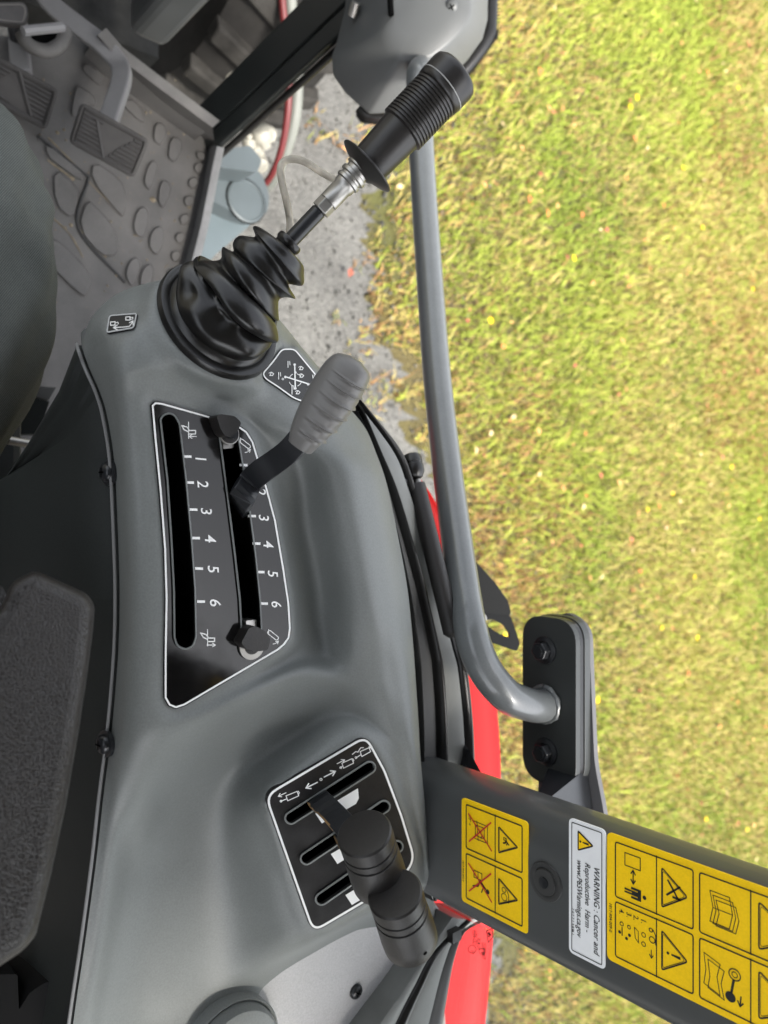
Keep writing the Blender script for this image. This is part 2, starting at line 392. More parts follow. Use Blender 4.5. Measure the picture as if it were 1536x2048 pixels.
def noise2(x, y, seed, octs=4, base=0.7):
    """cheap value noise on arrays, 0..1"""
    out = np.zeros_like(x); amp = 1.0; tot = 0; f = base
    r = np.random.default_rng(seed)
    for _ in range(octs):
        g = r.random((64, 64)); xi = x * f; yi = y * f
        x0 = np.floor(xi).astype(int); y0 = np.floor(yi).astype(int); fx = xi - x0; fy = yi - y0
        fx = fx * fx * (3 - 2 * fx); fy = fy * fy * (3 - 2 * fy)
        a = g[x0 % 64, y0 % 64]; b = g[(x0 + 1) % 64, y0 % 64]; c = g[x0 % 64, (y0 + 1) % 64]; d = g[(x0 + 1) % 64, (y0 + 1) % 64]
        out += amp * ((a * (1 - fx) + b * fx) * (1 - fy) + (c * (1 - fx) + d * fx) * fy); tot += amp; amp *= 0.55; f *= 2.1
    return out / tot
def vmat(name, rough=0.8, trans=0.25):
    M = bpy.data.materials.new(name); M.use_nodes = True
    n = M.node_tree.nodes; l = M.node_tree.links; b = n['Principled BSDF']; b.inputs['Roughness'].default_value = rough; b.inputs['Specular IOR Level'].default_value = 0.2
    a = n.new('ShaderNodeVertexColor'); a.layer_name = 'tint'; l.new(a.outputs[0], b.inputs['Base Color'])
    if trans:
        td = n.new('ShaderNodeBsdfTranslucent'); l.new(a.outputs[0], td.inputs[0]); mx = n.new('ShaderNodeMixShader'); mx.inputs[0].default_value = trans
        l.new(b.outputs[0], mx.inputs[1]); l.new(td.outputs[0], mx.inputs[2]); l.new(mx.outputs[0], n['Material Output'].inputs[0])
    return M
def fastmesh(name, V, F, C, material, kind):
    me = bpy.data.meshes.new(name); nv = len(V); nf, k = F.shape
    me.vertices.add(nv); me.vertices.foreach_set('co', V.astype(np.float32).ravel())
    me.loops.add(nf * k); me.loops.foreach_set('vertex_index', F.astype(np.int32).ravel())
    me.polygons.add(nf); me.polygons.foreach_set('loop_start', np.arange(0, nf * k, k, dtype=np.int32))
    me.update(calc_edges=True)
    ca = me.color_attributes.new('tint', 'FLOAT_COLOR', 'POINT'); ca.data.foreach_set('color', np.c_[C, np.ones(nv)].astype(np.float32).ravel())
    me.materials.append(material); o = bpy.data.objects.new(name, me); COL.objects.link(o); o['kind'] = kind; return o
def in_view(x, y, pad=160):
    dx, dy, dz = x, y, -CAM.z
    f = dx * FW.x + dz * FW.z; u = 768 + FPX * (dx * UP.x + dz * UP.z) / f; v = 1024 + FPX * (-dy) / f
    return (u > -pad) & (u < 1536 + pad) & (v > -pad) & (v < 2048 + pad) & (f > 0)
def grass():
    N = 680000
    y = rng.uniform(-5.5, 5.5, N); x = 0.5 + 6.5 * rng.random(N) ** 0.8
    sx = x - edge_x(y)                                   # distance into the lawn
    nz = noise2(x + 20, y + 20, 1, 5, 1.3); patch = noise2(x + 50, y + 50, 2, 4, 0.8)
    tuft = noise2(x + 9, y + 9, 5, 3, 5.0)
    keep = in_view(x, y) & ((sx > 0.12) | ((sx > -0.55) & (tuft > 0.52 - sx * .35)))
    keep &= (rng.random(N) < np.clip(0.7 + sx * 1.6, 0.4, 1))
    x, y, nz, patch, sx = x[keep], y[keep], nz[keep], patch[keep], sx[keep]; n = len(x)
    ang = rng.uniform(0, 2 * np.pi, n); h = rng.gamma(6, 0.0042, n) * (0.75 + 0.6 * nz); lean = rng.uniform(0.3, 1.5, n) * h
    w = rng.uniform(0.0018, 0.0038, n) * (1 + 0.10 * np.maximum(x - 2, 0)); a2 = ang + rng.normal(0, .6, n)
    dx, dy = np.cos(ang), np.sin(ang); px, py = -np.sin(a2), np.cos(a2)
    V = np.empty((n, 5, 3))
    V[:, 0] = np.c_[x + px * w, y + py * w, np.zeros(n)]; V[:, 1] = np.c_[x - px * w, y - py * w, np.zeros(n)]
    mx_, my_ = x + dx * lean * .4, y + dy * lean * .4
    V[:, 2] = np.c_[mx_ + px * w * .8, my_ + py * w * .8, h * .62]; V[:, 3] = np.c_[mx_ - px * w * .8, my_ - py * w * .8, h * .62]
    V[:, 4] = np.c_[x + dx * lean, y + dy * lean, h]
    i = np.arange(n) * 5
    F = np.concatenate([np.c_[i, i + 1, i + 3], np.c_[i, i + 3, i + 2], np.c_[i + 2, i + 3, i + 4]])
    g1 = np.array((0.16, 0.235, 0.03)); g2 = np.array((0.37, 0.405, 0.07)); straw = np.array((0.46, 0.375, 0.13)); brown = np.array((0.30, 0.17, 0.07))
    pv = np.clip((patch - 0.4) / 0.22, 0, 1) * 0.5 + np.clip((0.5 - sx) / 0.6, 0, 1) * 0.35 + 0.06
    q = rng.random(n); s = rng.random(n)
    C = np.where((q < pv)[:, None], straw * (0.75 + 0.45 * s[:, None]), (g1 + (g2 - g1) * nz[:, None] * 1.2) * (0.6 + 0.75 * s[:, None]))
    C = np.where((rng.random(n) < 0.05 + 0.34 * np.clip((0.55 - sx) / .7, 0, 1) + .26 * np.clip((noise2(x + 33, y + 71, 8, 3, 1.1) - .57) / .12, 0, 1))[:, None], brown * (0.6 + s[:, None]), C)
    C = np.repeat(C, 5, 0)
    fastmesh('grass', V.reshape(-1, 3), F, C, vmat('grass_blades'), 'stuff')
grass()
def litter():
    """fallen leaves, dandelion heads and gravel stones lying loose"""
    n = 900; y = rng.uniform(-5, 5, n); x = rng.uniform(1.5, 6.5, n); k = in_view(x, y) & (x > edge_x(y) - .35); x, y = x[k], y[k]; n = len(x)
    V = np.empty((n, 4, 3)); a = rng.uniform(0, 6.28, n); L = rng.uniform(.008, .022, n); W = L * rng.uniform(.4, .7, n); z = rng.uniform(.02, .05, n)
    for j, (s, t, e) in enumerate(((1, 0, 0), (0, 1, .006), (-1, 0, .002), (0, -1, .008))):
        V[:, j] = np.c_[x + np.cos(a) * L * s - np.sin(a) * W * t, y + np.sin(a) * L * s + np.cos(a) * W * t, z + e]
    cols = np.array([(.5, .16, .06), (.42, .2, .08), (.55, .3, .12), (.4, .12, .08), (.6, .45, .25)]); C = cols[rng.integers(0, 5, n)] * rng.uniform(.7, 1.2, (n, 1))
    i = np.arange(n) * 4; fastmesh('fallen_leaves', V.reshape(-1, 3), np.c_[i, i + 1, i + 2, i + 3], np.repeat(C, 4, 0), vmat('dry_leaf', .8, .2), 'stuff')
    n = 90; y = rng.uniform(-4.5, 4.5, n); x = rng.uniform(2.2, 6.5, n); k = in_view(x, y) & (x > edge_x(y) + .1); x, y = x[k], y[k]; n = len(x)
    V = np.empty((n, 8, 3)); t = np.arange(7) / 7 * 6.283; r = rng.uniform(.009, .015, n); z = rng.uniform(.035, .06, n)
    for j in range(7): V[:, j] = np.c_[x + r * np.cos(t[j]), y + r * np.sin(t[j]), z]
    V[:, 7] = np.c_[x, y, z + .006]; i = np.arange(n) * 8
    F = np.concatenate([np.c_[i + j, i + (j + 1) % 7, i + 7] for j in range(7)])
    fastmesh('dandelion_flowers', V.reshape(-1, 3), F, np.tile((.75, .5, .01), (n * 8, 1)), vmat('dandelion_yellow', .7, .1), 'stuff')
    n = 42000; y = rng.uniform(-2.2, 3.2, n); x = rng.uniform(.5, 2.9, n); sx = x - edge_x(y)
    k = in_view(x, y, 40) & (sx < .6) & (rng.random(n) < np.clip(.9 - np.maximum(sx, 0) * 1.4, 0, 1)); x, y = x[k], y[k]; n = len(x)
    oc = np.array([(1, 0, 0), (-1, 0, 0), (0, 1, 0), (0, -1, 0), (0, 0, 1), (0, 0, -.4)], float)
    r = rng.gamma(3, .0012, n); V = np.empty((n, 6, 3))
    for j in range(6): V[:, j] = np.c_[x, y, r * .3 + .003] + oc[j] * (r * 1.0)[:, None] * rng.uniform(.6, 1.3, (n, 3))
    i = np.arange(n) * 6; F = np.concatenate([np.c_[i + a, i + b, i + c] for a, b, c in ((0, 2, 4), (2, 1, 4), (1, 3, 4), (3, 0, 4), (2, 0, 5), (1, 2, 5), (3, 1, 5), (0, 3, 5))])
    g = rng.uniform(.045, .15, (n, 1)); C = np.c_[g, g * .98, g * .90]
    fastmesh('gravel', V.reshape(-1, 3), F, np.repeat(C, 6, 0), vmat('gravel_stone', .9, 0), 'stuff')
litter()

# ------------------------------------------------------------------ console shell
R_ = [  # rows from the nose (front) to the rear; columns from the seam by the seat to the rolled outer edge: (u, v, dz)
 [(172,690,-.60),(195,650,-.60),(245,610,-.60),(310,590,-.60),(380,580,-.60),(450,585,-.60),(515,615,-.60),(560,665,-.60),(590,705,-.60),(628,745,-.60),(632,750,-.60)],
 [(163,690,-.492),(185,633,-.486),(235,588,-.480),(300,565,-.477),(370,553,-.476),(450,558,-.476),(520,597,-.476),(572,655,-.478),(602,692,-.48),(640,738,-.486),(636,742,-.56)],
 [(178,735,-.478),(208,675,-.45),(258,632,-.438),(322,608,-.435),(388,604,-.435),(455,612,-.435),(516,645,-.436),(566,700,-.44),(610,742,-.45),(676,790,-.466),(670,796,-.56)],
 [(200,785,-.474),(230,742,-.437),(280,722,-.426),(335,715,-.424),(398,722,-.426),(462,740,-.428),(522,765,-.43),(585,795,-.432),(655,825,-.436),(725,850,-.455),(718,855,-.55)],
 [(214,832,-.474),(242,806,-.444),(290,782,-.434),(350,782,-.434),(412,800,-.436),(475,820,-.438),(540,846,-.434),(615,868,-.426),(690,885,-.425),(750,905,-.444),(742,910,-.54)],
 [(228,920,-.475),(252,910,-.449),(300,905,-.44),(370,900,-.44),(450,900,-.44),(540,905,-.446),(600,922,-.444),(655,935,-.419),(715,945,-.412),(771,965,-.436),(764,970,-.54)],
 [(235,1050,-.475),(260,1050,-.450),(305,1050,-.44),(375,1050,-.44),(460,1050,-.44),(566,1050,-.449),(618,1050,-.452),(675,1050,-.418),(735,1050,-.409),(791,1058,-.434),(784,1064,-.54)],
 [(239,1180,-.475),(264,1180,-.450),(312,1180,-.44),(390,1180,-.44),(480,1180,-.44),(588,1170,-.450),(640,1165,-.454),(694,1160,-.418),(755,1162,-.408),(812,1172,-.433),(805,1178,-.54)],
 [(237,1290,-.475),(264,1290,-.450),(315,1290,-.44),(400,1285,-.44),(490,1270,-.44),(594,1255,-.449),(645,1245,-.453),(702,1240,-.420),(765,1246,-.409),(823,1275,-.432),(816,1282,-.54)],
 [(229,1400,-.475),(258,1405,-.451),(312,1412,-.44),(400,1402,-.44),(490,1360,-.44),(590,1318,-.447),(650,1312,-.447),(708,1318,-.424),(775,1338,-.417),(830,1370,-.432),(824,1378,-.54)],
 [(220,1490,-.476),(248,1495,-.455),(302,1490,-.444),(390,1456,-.442),(480,1412,-.438),(585,1362,-.437),(645,1358,-.434),(705,1372,-.43),(785,1402,-.419),(835,1440,-.432),(829,1448,-.54)],
 [(207,1590,-.477),(236,1610,-.468),(284,1610,-.470),(352,1588,-.484),(440,1540,-.482),(505,1510,-.478),(590,1466,-.466),(690,1420,-.442),(795,1470,-.421),(840,1520,-.433),(834,1528,-.54)],
 [(195,1700,-.478),(224,1710,-.474),(272,1715,-.488),(335,1700,-.496),(440,1660,-.490),(508,1612,-.456),(610,1530,-.436),(725,1466,-.426),(805,1530,-.424),(848,1600,-.437),(842,1606,-.54)],
 [(182,1800,-.480),(212,1808,-.478),(255,1810,-.492),(320,1800,-.500),(450,1775,-.494),(545,1715,-.450),(645,1650,-.438),(745,1595,-.430),(825,1640,-.430),(856,1690,-.444),(850,1696,-.54)],
 [(168,1900,-.482),(198,1905,-.482),(240,1905,-.495),(308,1895,-.502),(460,1872,-.497),(570,1815,-.451),(675,1745,-.440),(770,1700,-.433),(842,1725,-.437),(862,1765,-.452),(856,1770,-.54)],
 [(155,1985,-.484),(184,1990,-.486),(224,1990,-.497),(300,1978,-.504),(460,1940,-.499),(600,1888,-.456),(690,1842,-.446),(780,1795,-.440),(846,1780,-.447),(866,1800,-.462),(860,1804,-.55)],
 [(143,2070,-.486),(170,2070,-.489),(210,2070,-.498),(295,2060,-.505),(460,2010,-.502),(600,1935,-.508),(695,1885,-.508),(790,1832,-.496),(852,1806,-.490),(870,1818,-.50),(864,1822,-.58)],
 [(130,2160,-.488),(156,2160,-.491),(200,2160,-.493),(290,2160,-.496),(440,2160,-.498),(600,2160,-.512),(700,2160,-.515),(790,2160,-.51),(852,2160,-.52),(900,2160,-.54),(890,2160,-.60)],
]
PL1 = Plane.three(PZ(310, 815, -.4375), PZ(335, 1400, -.4405), PZ(575, 1270, -.4385))
PL2 = Plane.three(PZ(535, 1590, -.4385), PZ(742, 1475, -.4225), PZ(622, 1860, -.4420))
OUT1 = [(302,810),(310,803),(323,804),(433,835),(478,850),(495,862),(508,883),(520,923),(537,980),(553,1040),(570,1140),(580,1207),(583,1257),(580,1277),(570,1291),(557,1302),(370,1412),(352,1418),(337,1412),(328,1396),(328,1313),(330,1197),(327,1097),(318,980),(308,880)]
OUT2 = rnd([(527,1590),(733,1468),(772,1540),(806,1630),(834,1722),(800,1765),(625,1868)], [28,26,6,6,26,4,28], 6)
z3 = lambda q, s, ox, oy: (ox + q[0] / s, oy + q[1] / s)
DEC_T = rnd([z3(q, 3, 300, 400) for q in ((672,1040),(740,960),(790,890),(870,890),(1010,1060),(1090,1165),(1030,1255),(860,1192),(760,1120),(690,1075))], 9, 4)
DEC_S = rnd([z3(q, 3, 0, 500) for q in ((652,388),(826,374),(806,470),(634,500))], 7, 4)
PLT = Plane.three(PZ(528, 748, -.4305), PZ(595, 700, -.4420), PZ(640, 805, -.4345))
PLS = Plane.three(PZ(215, 660, -.4475), PZ(275, 628, -.4375), PZ(268, 655, -.4325))
BOOT_N = Vector((.03, .36, .92)).normalized()
BOOT_C = PZ(437, 643, -.430)
PLB = Plane(BOOT_C, BOOT_N)
def px_of(q):
    r = q - CAM; f = r.dot(FW); return (768 + FPX * r.dot(UP) / f, 1024 + FPX * r.dot(RT) / f)
_d, _a, _b = frame_at(BOOT_N)
BOOT_EL = [px_of(BOOT_C + (_a * math.cos(t) + _b * math.sin(t)) * .042) for t in np.linspace(0, 2 * math.pi, 40, endpoint=False)]
def seg_dist(U, V, poly):
    A = np.array(poly, float); B = np.roll(A, -1, 0); D = np.full(U.shape, 1e9); ins = np.zeros(U.shape, bool)
    for a, b in zip(A, B):
        e = b - a; t = np.clip(((U - a[0]) * e[0] + (V - a[1]) * e[1]) / max(e @ e, 1e-9), 0, 1)
        D = np.minimum(D, np.hypot(U - a[0] - t * e[0], V - a[1] - t * e[1]))
        if abs(e[1]) > 1e-9: ins ^= ((a[1] > V) != (b[1] > V)) & (U < a[0] + (V - a[1]) / e[1] * e[0])
    return np.where(ins, -D, D)
def shell():
    a = np.array(R_, float)                                # rows x cols x 3
    nr, nc = 9, 10
    rows = np.stack([crom(a[:, j], nr) for j in range(a.shape[1])], 1)
    grid = np.stack([crom(rows[i], nc) for i in range(rows.shape[0])], 0)
    U, V, Z = grid[..., 0], grid[..., 1], grid[..., 2]
    dz = lambda u, v: (-math.sin(PITCH) + math.cos(PITCH) * (u - 768) / FPX)
    D = Z / dz(U, V)
    for pl, poly, w0, w1 in ((PLB, BOOT_EL, 1, 40), (PL1, OUT1, 7, 24), (PL2, OUT2, 10, 19), (PLT, DEC_T, 2, 22), (PLS, DEC_S, 2, 20)):
        s = seg_dist(U, V, poly)
        rx = FW.x + UP.x * (U - 768) / FPX; ry = RT.y * (V - 1024) / FPX; rz = FW.z + UP.z * (U - 768) / FPX
        den = rx * pl.n.x + ry * pl.n.y + rz * pl.n.z
        pd = (pl.p - CAM).dot(pl.n) / np.where(np.abs(den) < 1e-6, 1e-6, den)
        t = np.clip((s - w0) / (w1 - w0), 0, 1); t = t * t * (3 - 2 * t)
        ok = (np.arange(U.shape[0]) > 9)[:, None] & (np.arange(U.shape[1]) < U.shape[1] - 10)[None, :]
        D = np.where(ok & (s < w1), pd * (1 - t) + D * t, D)
    n0, n1 = U.shape
    X = np.stack([CAM.x + D * (FW.x + UP.x * (U - 768) / FPX), CAM.y + D * (RT.y * (V - 1024) / FPX), CAM.z + D * (FW.z + UP.z * (U - 768) / FPX)], -1)
    # gentle smoothing of the moulded surface, the plates' beds kept flat
    for _ in range(2):
        Y = X.copy(); Y[1:-1, 1:-1] = (X[1:-1, 1:-1] * 4 + X[:-2, 1:-1] + X[2:, 1:-1] + X[1:-1, :-2] + X[1:-1, 2:]) / 8
        m_ = np.ones((n0, n1), bool)
        for poly in (OUT1, OUT2, DEC_T, DEC_S): m_ &= seg_dist(U, V, poly) > 6
        X = np.where(m_[..., None], Y, X)
    k1 = seg_dist(U, V, OUT1) < -9; k2 = seg_dist(U, V, OUT2) < -9
    F = []
    for i in range(n0 - 1):
        for j in range(n1 - 1):
            q = ((i, j), (i + 1, j), (i + 1, j + 1), (i, j + 1))
            if all(k1[p] for p in q) or all(k2[p] for p in q): continue
            F.append(tuple(p[0] * n1 + p[1] for p in q))
    return X, F
console = thing('control_console', 'grey moulded plastic side console with slotted black lever plates, right of the seat', 'console', P(500, 1100, .52) + Vector((0, 0, -.45)))
SX, SF = shell()
shell_o = mobj('console_shell', [Vector(p) for p in SX.reshape(-1, 3)], SF, SHELL, console, auto=70)
from mathutils.bvhtree import BVHTree
BV = BVHTree.FromPolygons([Vector(p) for p in SX.reshape(-1, 3)], SF)
def drape(u, v, off=0.0006):
    r = ray(u, v).normalized(); h = BV.ray_cast(CAM, r)
    if h[0] is None: return PZ(u, v, -.44)
    n = h[1] if h[1].dot(r) < 0 else -h[1]
    return h[0] + n * off
# charcoal side panel below the seam
seam = [Vector(p) for p in SX[:, 0][9:]]
def side_panel():
    rows = []
    for i, p in enumerate(seam):
        t = i / (len(seam) - 1); q = max(0, 1 - t * 3.2)           # the front edge sweeps rearward as it goes down
        lip = p + Vector((-.002, 0, -.003))
        row = [lip + Vector((0.004, 0, 0.001)), lip]
        for k, (dx, dzz) in enumerate(((-.004, -.03), (-.008, -.08), (-.016, -.15), (-.03, -.24), (-.045, -.36), (-.05, -.5), (-.05, -.62))):
            bulge = -.03 * math.exp(-((t - .3) / .12) ** 2) * math.sin(min(1, -dzz / .3) * math.pi)
            row.append(p + Vector((dx + bulge, -q * (.008 - dzz * .62), dzz)))
        rows.append(row)
    V = [v for r in rows for v in r]; n = len(rows[0])
    F = [(i * n + j, (i + 1) * n + j, (i + 1) * n + j + 1, i * n + j + 1) for i in range(len(rows) - 1) for j in range(n - 1)]
    # return flange at the front so the panel reads as a solid cover
    k = len(V); V += [v + Vector((.12, .02, 0)) for v in rows[0]]
    F += [(j, j + 1, k + j + 1, k + j) for j in range(n - 1)]
    return V, F
sp = mobj('side_panel', *side_panel(), SIDE, console, auto=60)
seam_lip = [p + Vector((-.0032, 0, .0006)) for p in seam]
mobj('seam_bead', *tube(seam_lip, .0011, 8), mat('grey_seam_edge', (.2, .2, .2), .5), console)
for u, v in ((213, 945), (207, 1488)):
    pos = PX(u, v, min(seam, key=lambda p: abs(p.y + (v - 1024) / FPX * .49)).x - .004)
    screw(console, pos, Vector((-1, 0, .12)), .0062, STEELB, 'bolt')
    mobj('washer', *lathe(pos - Vector((-.001, 0, 0)), Vector((-1, 0, .12)), [(.0085, -.002), (.0085, .0005), (.004, .0006)], 20), STEELB, console)
clip = [PZ(164, 662, -.495), PZ(172, 655, -.488), PZ(171, 692, -.49), PZ(167, 706, -.495)]
mobj('edge_clip', *slab([clip], Vector((.002, 0, -.008))), mat('bare_clip_steel', (.25, .26, .26), .4, metal=.4), console, smooth=False)

# ---- black lever plates let into the shell
def px_sheet(pl, off): return Sheet(lambda a, b, o: pl(a, b, o), off)
def plate(name, pl, outline, slots, material, rim_w, label):
    lift = .0014
    loops = [[pl(*p, lift) for p in clean(outline)]] + [[pl(*p, lift) for p in clean(s)] for s in slots]
    o = mobj(name, *slab(loops, pl.n * -.0035), material, console, smooth=False, label=label)
    bd = px_sheet(pl, lift + .0003)
    bd.ring(offs(outline, 1.5), rim_w); bd.done('border_print', WHITE, o)
    for s in slots:
        s = clean(s); rim = []
        # raised lip round the slot, grey inner wall, dark trough
        prof = [(-2.2, lift), (-1.6, lift + .0014), (0.6, lift + .0016), (1.6, lift + .0006), (2.0, -.006), (2.2, -.011)]
        V, F = [], []; n = None
        for w, h in prof:
            lp = offs(s, w) if w else s; n = len(lp); V += [pl(*p, h) for p in lp]
        for r in range(len(prof) - 1):
            F += [(r * n + k, r * n + (k + 1) % n, (r + 1) * n + (k + 1) % n, (r + 1) * n + k) for k in range(n)]
        mobj('slot_bezel', V, F, SHELL, o)
        lp = offs(s, 2.2); top = [pl(*p, -.0105) for p in offs(s, 1.2)]
        V, F = wall(top, pl.n * -.05); V2, F2 = fill([[p + pl.n * -.05 for p in top]])
        mobj('slot_trough', *join((V, F), (V2, F2)), VOID, o, smooth=False)
    return o
S1 = stadium((338, 845), (371, 1281), 17); S1 = rnd([(321,838),(327,830),(338,826),(350,831),(359,848),(372,960),(383,1080),(390,1180),(392,1274),(386,1292),(371,1299),(355,1292),(349,1276),(348,1180),(343,1080),(335,960)], 6, 3)
S2 = rnd([(437,850),(470,850),(476,872),(495,990),(511,1110),(520,1200),(523,1262),(515,1290),(490,1290),(483,1262),(480,1200),(470,1110),(455,990),(441,885)], 6, 3)
plate1 = plate('lever_plate', PL1, OUT1, [S1, S2], GLOSS, 3.6, 'glossy black lever plate with two long numbered slots')
SA = stadium((582, 1636), (739, 1535), 11.5); SB = stadium((613, 1717), (768, 1613), 11.5); SC = stadium((643, 1798), (794, 1693), 11.5)
plate2 = plate('valve_plate', PL2, OUT2, [SA, SB, SC], SATIN, 4.4, 'satin black plate with three short diagonal slots and cylinder symbols')
# scale marks and numerals
ticks1 = [(375,913),(380,965),(387,1019),(392,1076),(398,1137),(402,1203)]; ticks2 = [(487,930),(496,980),(504,1032),(513,1087),(521,1144),(528,1207)]
for i, (u, v) in enumerate(ticks1 + ticks2):
    w = 8; sh = px_sheet(PL1, .0018); sh.poly([(u - w, v - 2.6), (u + w, v - 2.2), (u + w, v + 2.8), (u - w, v + 2.4)]); sh.done('scale_mark', WHITE, plate1)
for i, (u, v) in enumerate([(391,917),(395,968),(402,1022),(410,1077),(416,1138),(420,1205)]):
    s = px_sheet(PL1, .0018); k = 1 + .02 * i; s.text(str(i + 1), (u, v), (1.5 * k, 21 * k), (22, 2.0), align='CENTER'); s.done('numeral', WHITE, plate1)
for i, (u, v) in enumerate([(502,933),(512,983),(518,1035),(527,1088),(536,1147),(543,1208)]):
    s = px_sheet(PL1, .0018); s.text(str(i + 1), (u, v), (1.5, 20), (20, 2.4), align='CENTER'); s.done('numeral', WHITE, plate1)
def plough(c, down):
    s = px_sheet(PL1, .0018); u, v = c
    q = lambda a, b: (u + a, v + b)
    s.line([q(-14, -9), q(-3, -6), q(2, 1), q(14, 1), q(14, 8), q(2, 8)], 2.2); s.line([q(-14, -9), q(-9, -1), q(-2, 3)], 2.2)
    s.line([q(0, -16), q(0, 17)], 1.8)
    if down: s.arrow(q(-1, 15), q(16, 15), 1.6, 6)
    else: s.arrow(q(16, 13), q(1, 13), 1.6, 6)
    s.done('hitch_symbol', WHITE, plate1)
plough((377, 860), False); plough((415, 1275), True)
def drum(c, flip):
    s = px_sheet(PL1, .0018); u, v = c
    s.ring(stadium((u - 6, v - 6 * flip), (u + 8, v + 5), 4.6), 1.6); s.line([(u - 8, v - 12), (u - 8, v - 2)], 1.6)
    s.arrow((u + 6, v + 16), (u + 12, v + 11), 1.6, 5); s.line([(u + 1, v + 17), (u + 6, v + 16)], 1.6)
    s.done('draft_symbol', WHITE, plate1)
drum((489, 888), 1); drum((545, 1271), 1)
# symbols on the valve plate: cylinders, arrows, the white bars beneath the slots
zz = lambda a, b: (520 + a / 4.518, 1450 + b / 4.518)
def cyl(a, b, wave=None):
    s = px_sheet(PL2, .0018)
    s.line([zz(*p) for p in a], 1.7, True)
    for p in b[0]: s.line([zz(*q) for q in p], 1.7)
    s.circ(zz(*b[1]), 2.6, 1.3)
    if len(b) > 2: s.arrow(zz(*b[2][0]), zz(*b[2][1]), 1.7, 6)
    s.done('cylinder_symbol', WHITE, plate2)
cyl([(235,640),(335,600),(350,640),(250,685)], ([[(190,688),(240,668)],[(345,598),(355,612),(350,625)]], (190,688), ((235,612),(165,645))))
cyl([(740,345),(830,305),(845,345),(755,390)], ([[(728,385),(750,368)],[(838,305),(848,318),(842,330)]], (730,385), ((697,350),(765,315))))
cyl([(905,240),(985,205),(1000,240),(920,285)], ([[(870,295),(912,268)],[(985,195),(1000,208)],[(835,265),(865,240),(885,245),(910,205),(935,205)]], (868,295)))
s = px_sheet(PL2, .0018); s.arrow(zz(518, 518), zz(415, 570), 2.4, 9); s.circ(zz(551, 492), 2.9, 1.4); s.arrow(zz(580, 470), zz(682, 418), 2.4, 9); s.done('arrow_symbol', WHITE, plate2)
for dx, dy in ((0, 0), (31, 81), (60, 163)):
    s = px_sheet(PL2, .0017); s.poly([(z[0] + dx, z[1] + dy) for z in (zz(500, 800), zz(885, 572), zz(893, 662), zz(868, 712), zz(605, 862), zz(560, 890))]); s.done('white_bar', WHITE, plate2)
# decals on the shell
def fan(name, pl, outline, base, border, w):
    o = mobj(name, *slab([[pl(*p, .0012) for p in clean(outline)]], pl.n * -.0022), base, console, smooth=False)
    s = px_sheet(pl, .0015); s.ring(offs(outline, .4), w); s.done('border_print', border, o); return o
dt = fan('joystick_decal', PLT, DEC_T, SATIN, WHITE, 2.6); dt['label'] = 'black joystick function decal with white border and crossed arrows'
z3b = lambda a, b: (300 + a / 3, 400 + b / 3)
s = px_sheet(PLT, .0016)
s.line([z3b(868, 990), z3b(872, 1130)], 2.6); s.line([z3b(812, 1060), z3b(1005, 1120)], 2.6)
for p in ((868, 988), (872, 1035), (872, 1130), (812, 1062), (948, 1105)): s.disc(z3b(*p), 2.6, 10)
s.circ(z3b(797, 1074), 2.2, 1.0)
for a, b in (((828, 968), (828, 1005)), ((772, 1035), (772, 1075)), ((852, 1115), (852, 1165)), ((975, 1050), (985, 1095))): s.line([z3b(*a), z3b(*b)], 1.5); s.line([z3b(a[0] + 10, a[1]), z3b(a[0] + 12, a[1] + 22)], 1.2)
for c in ((732, 1045), (910, 1010), (912, 1055), (960, 1140), (890, 1155)):
    s.line([z3b(c[0] - 13, c[1] + 8), z3b(c[0] - 3, c[1] - 12), z3b(c[0] + 10, c[1] - 2), z3b(c[0] + 3, c[1] + 8)], 1.5, True); s.line([z3b(c[0] - 8, c[1] - 12), z3b(c[0] - 18, c[1] - 6)], 1.2)
for a0, a1 in ((.3, 1.2), (1.9, 2.8), (3.4, 4.3), (5.0, 5.9)):
    s.line([z3b(872 + 38 * math.cos(a0 + (a1 - a0) * k / 5), 1080 + 38 * math.sin(a0 + (a1 - a0) * k / 5)) for k in range(6)], 1.3)
s.done('function_symbols', WHITE, dt)
ds = fan('lock_decal', PLS, DEC_S, BLACKP, mat('grey_print', (.45, .46, .46), .5), 2.8); ds['label'] = 'small black lock decal with padlocks and double arrow'
s = px_sheet(PLS, .0016); q = lambda a, b: (a / 3, 500 + b / 3)
s.arrow(q(740, 462), q(680, 466), 2.0, 8); s.line([q(735, 463), q(776, 458), q(790, 440)], 2.0); s.arrow(q(783, 450), q(798, 425), 2.0, 7)
s.line([q(663, 432), q(690, 430), q(690, 450), q(663, 452)], 2.0, True); s.line([q(690, 436), q(708, 434), q(710, 444)], 1.6)
s.line([q(755, 402), q(780, 400), q(780, 420), q(755, 420)], 2.0, True); s.line([q(780, 404), q(797, 404), q(797, 414), q(780, 416)], 1.6)
s.done('padlock_symbols', WHITE, ds)
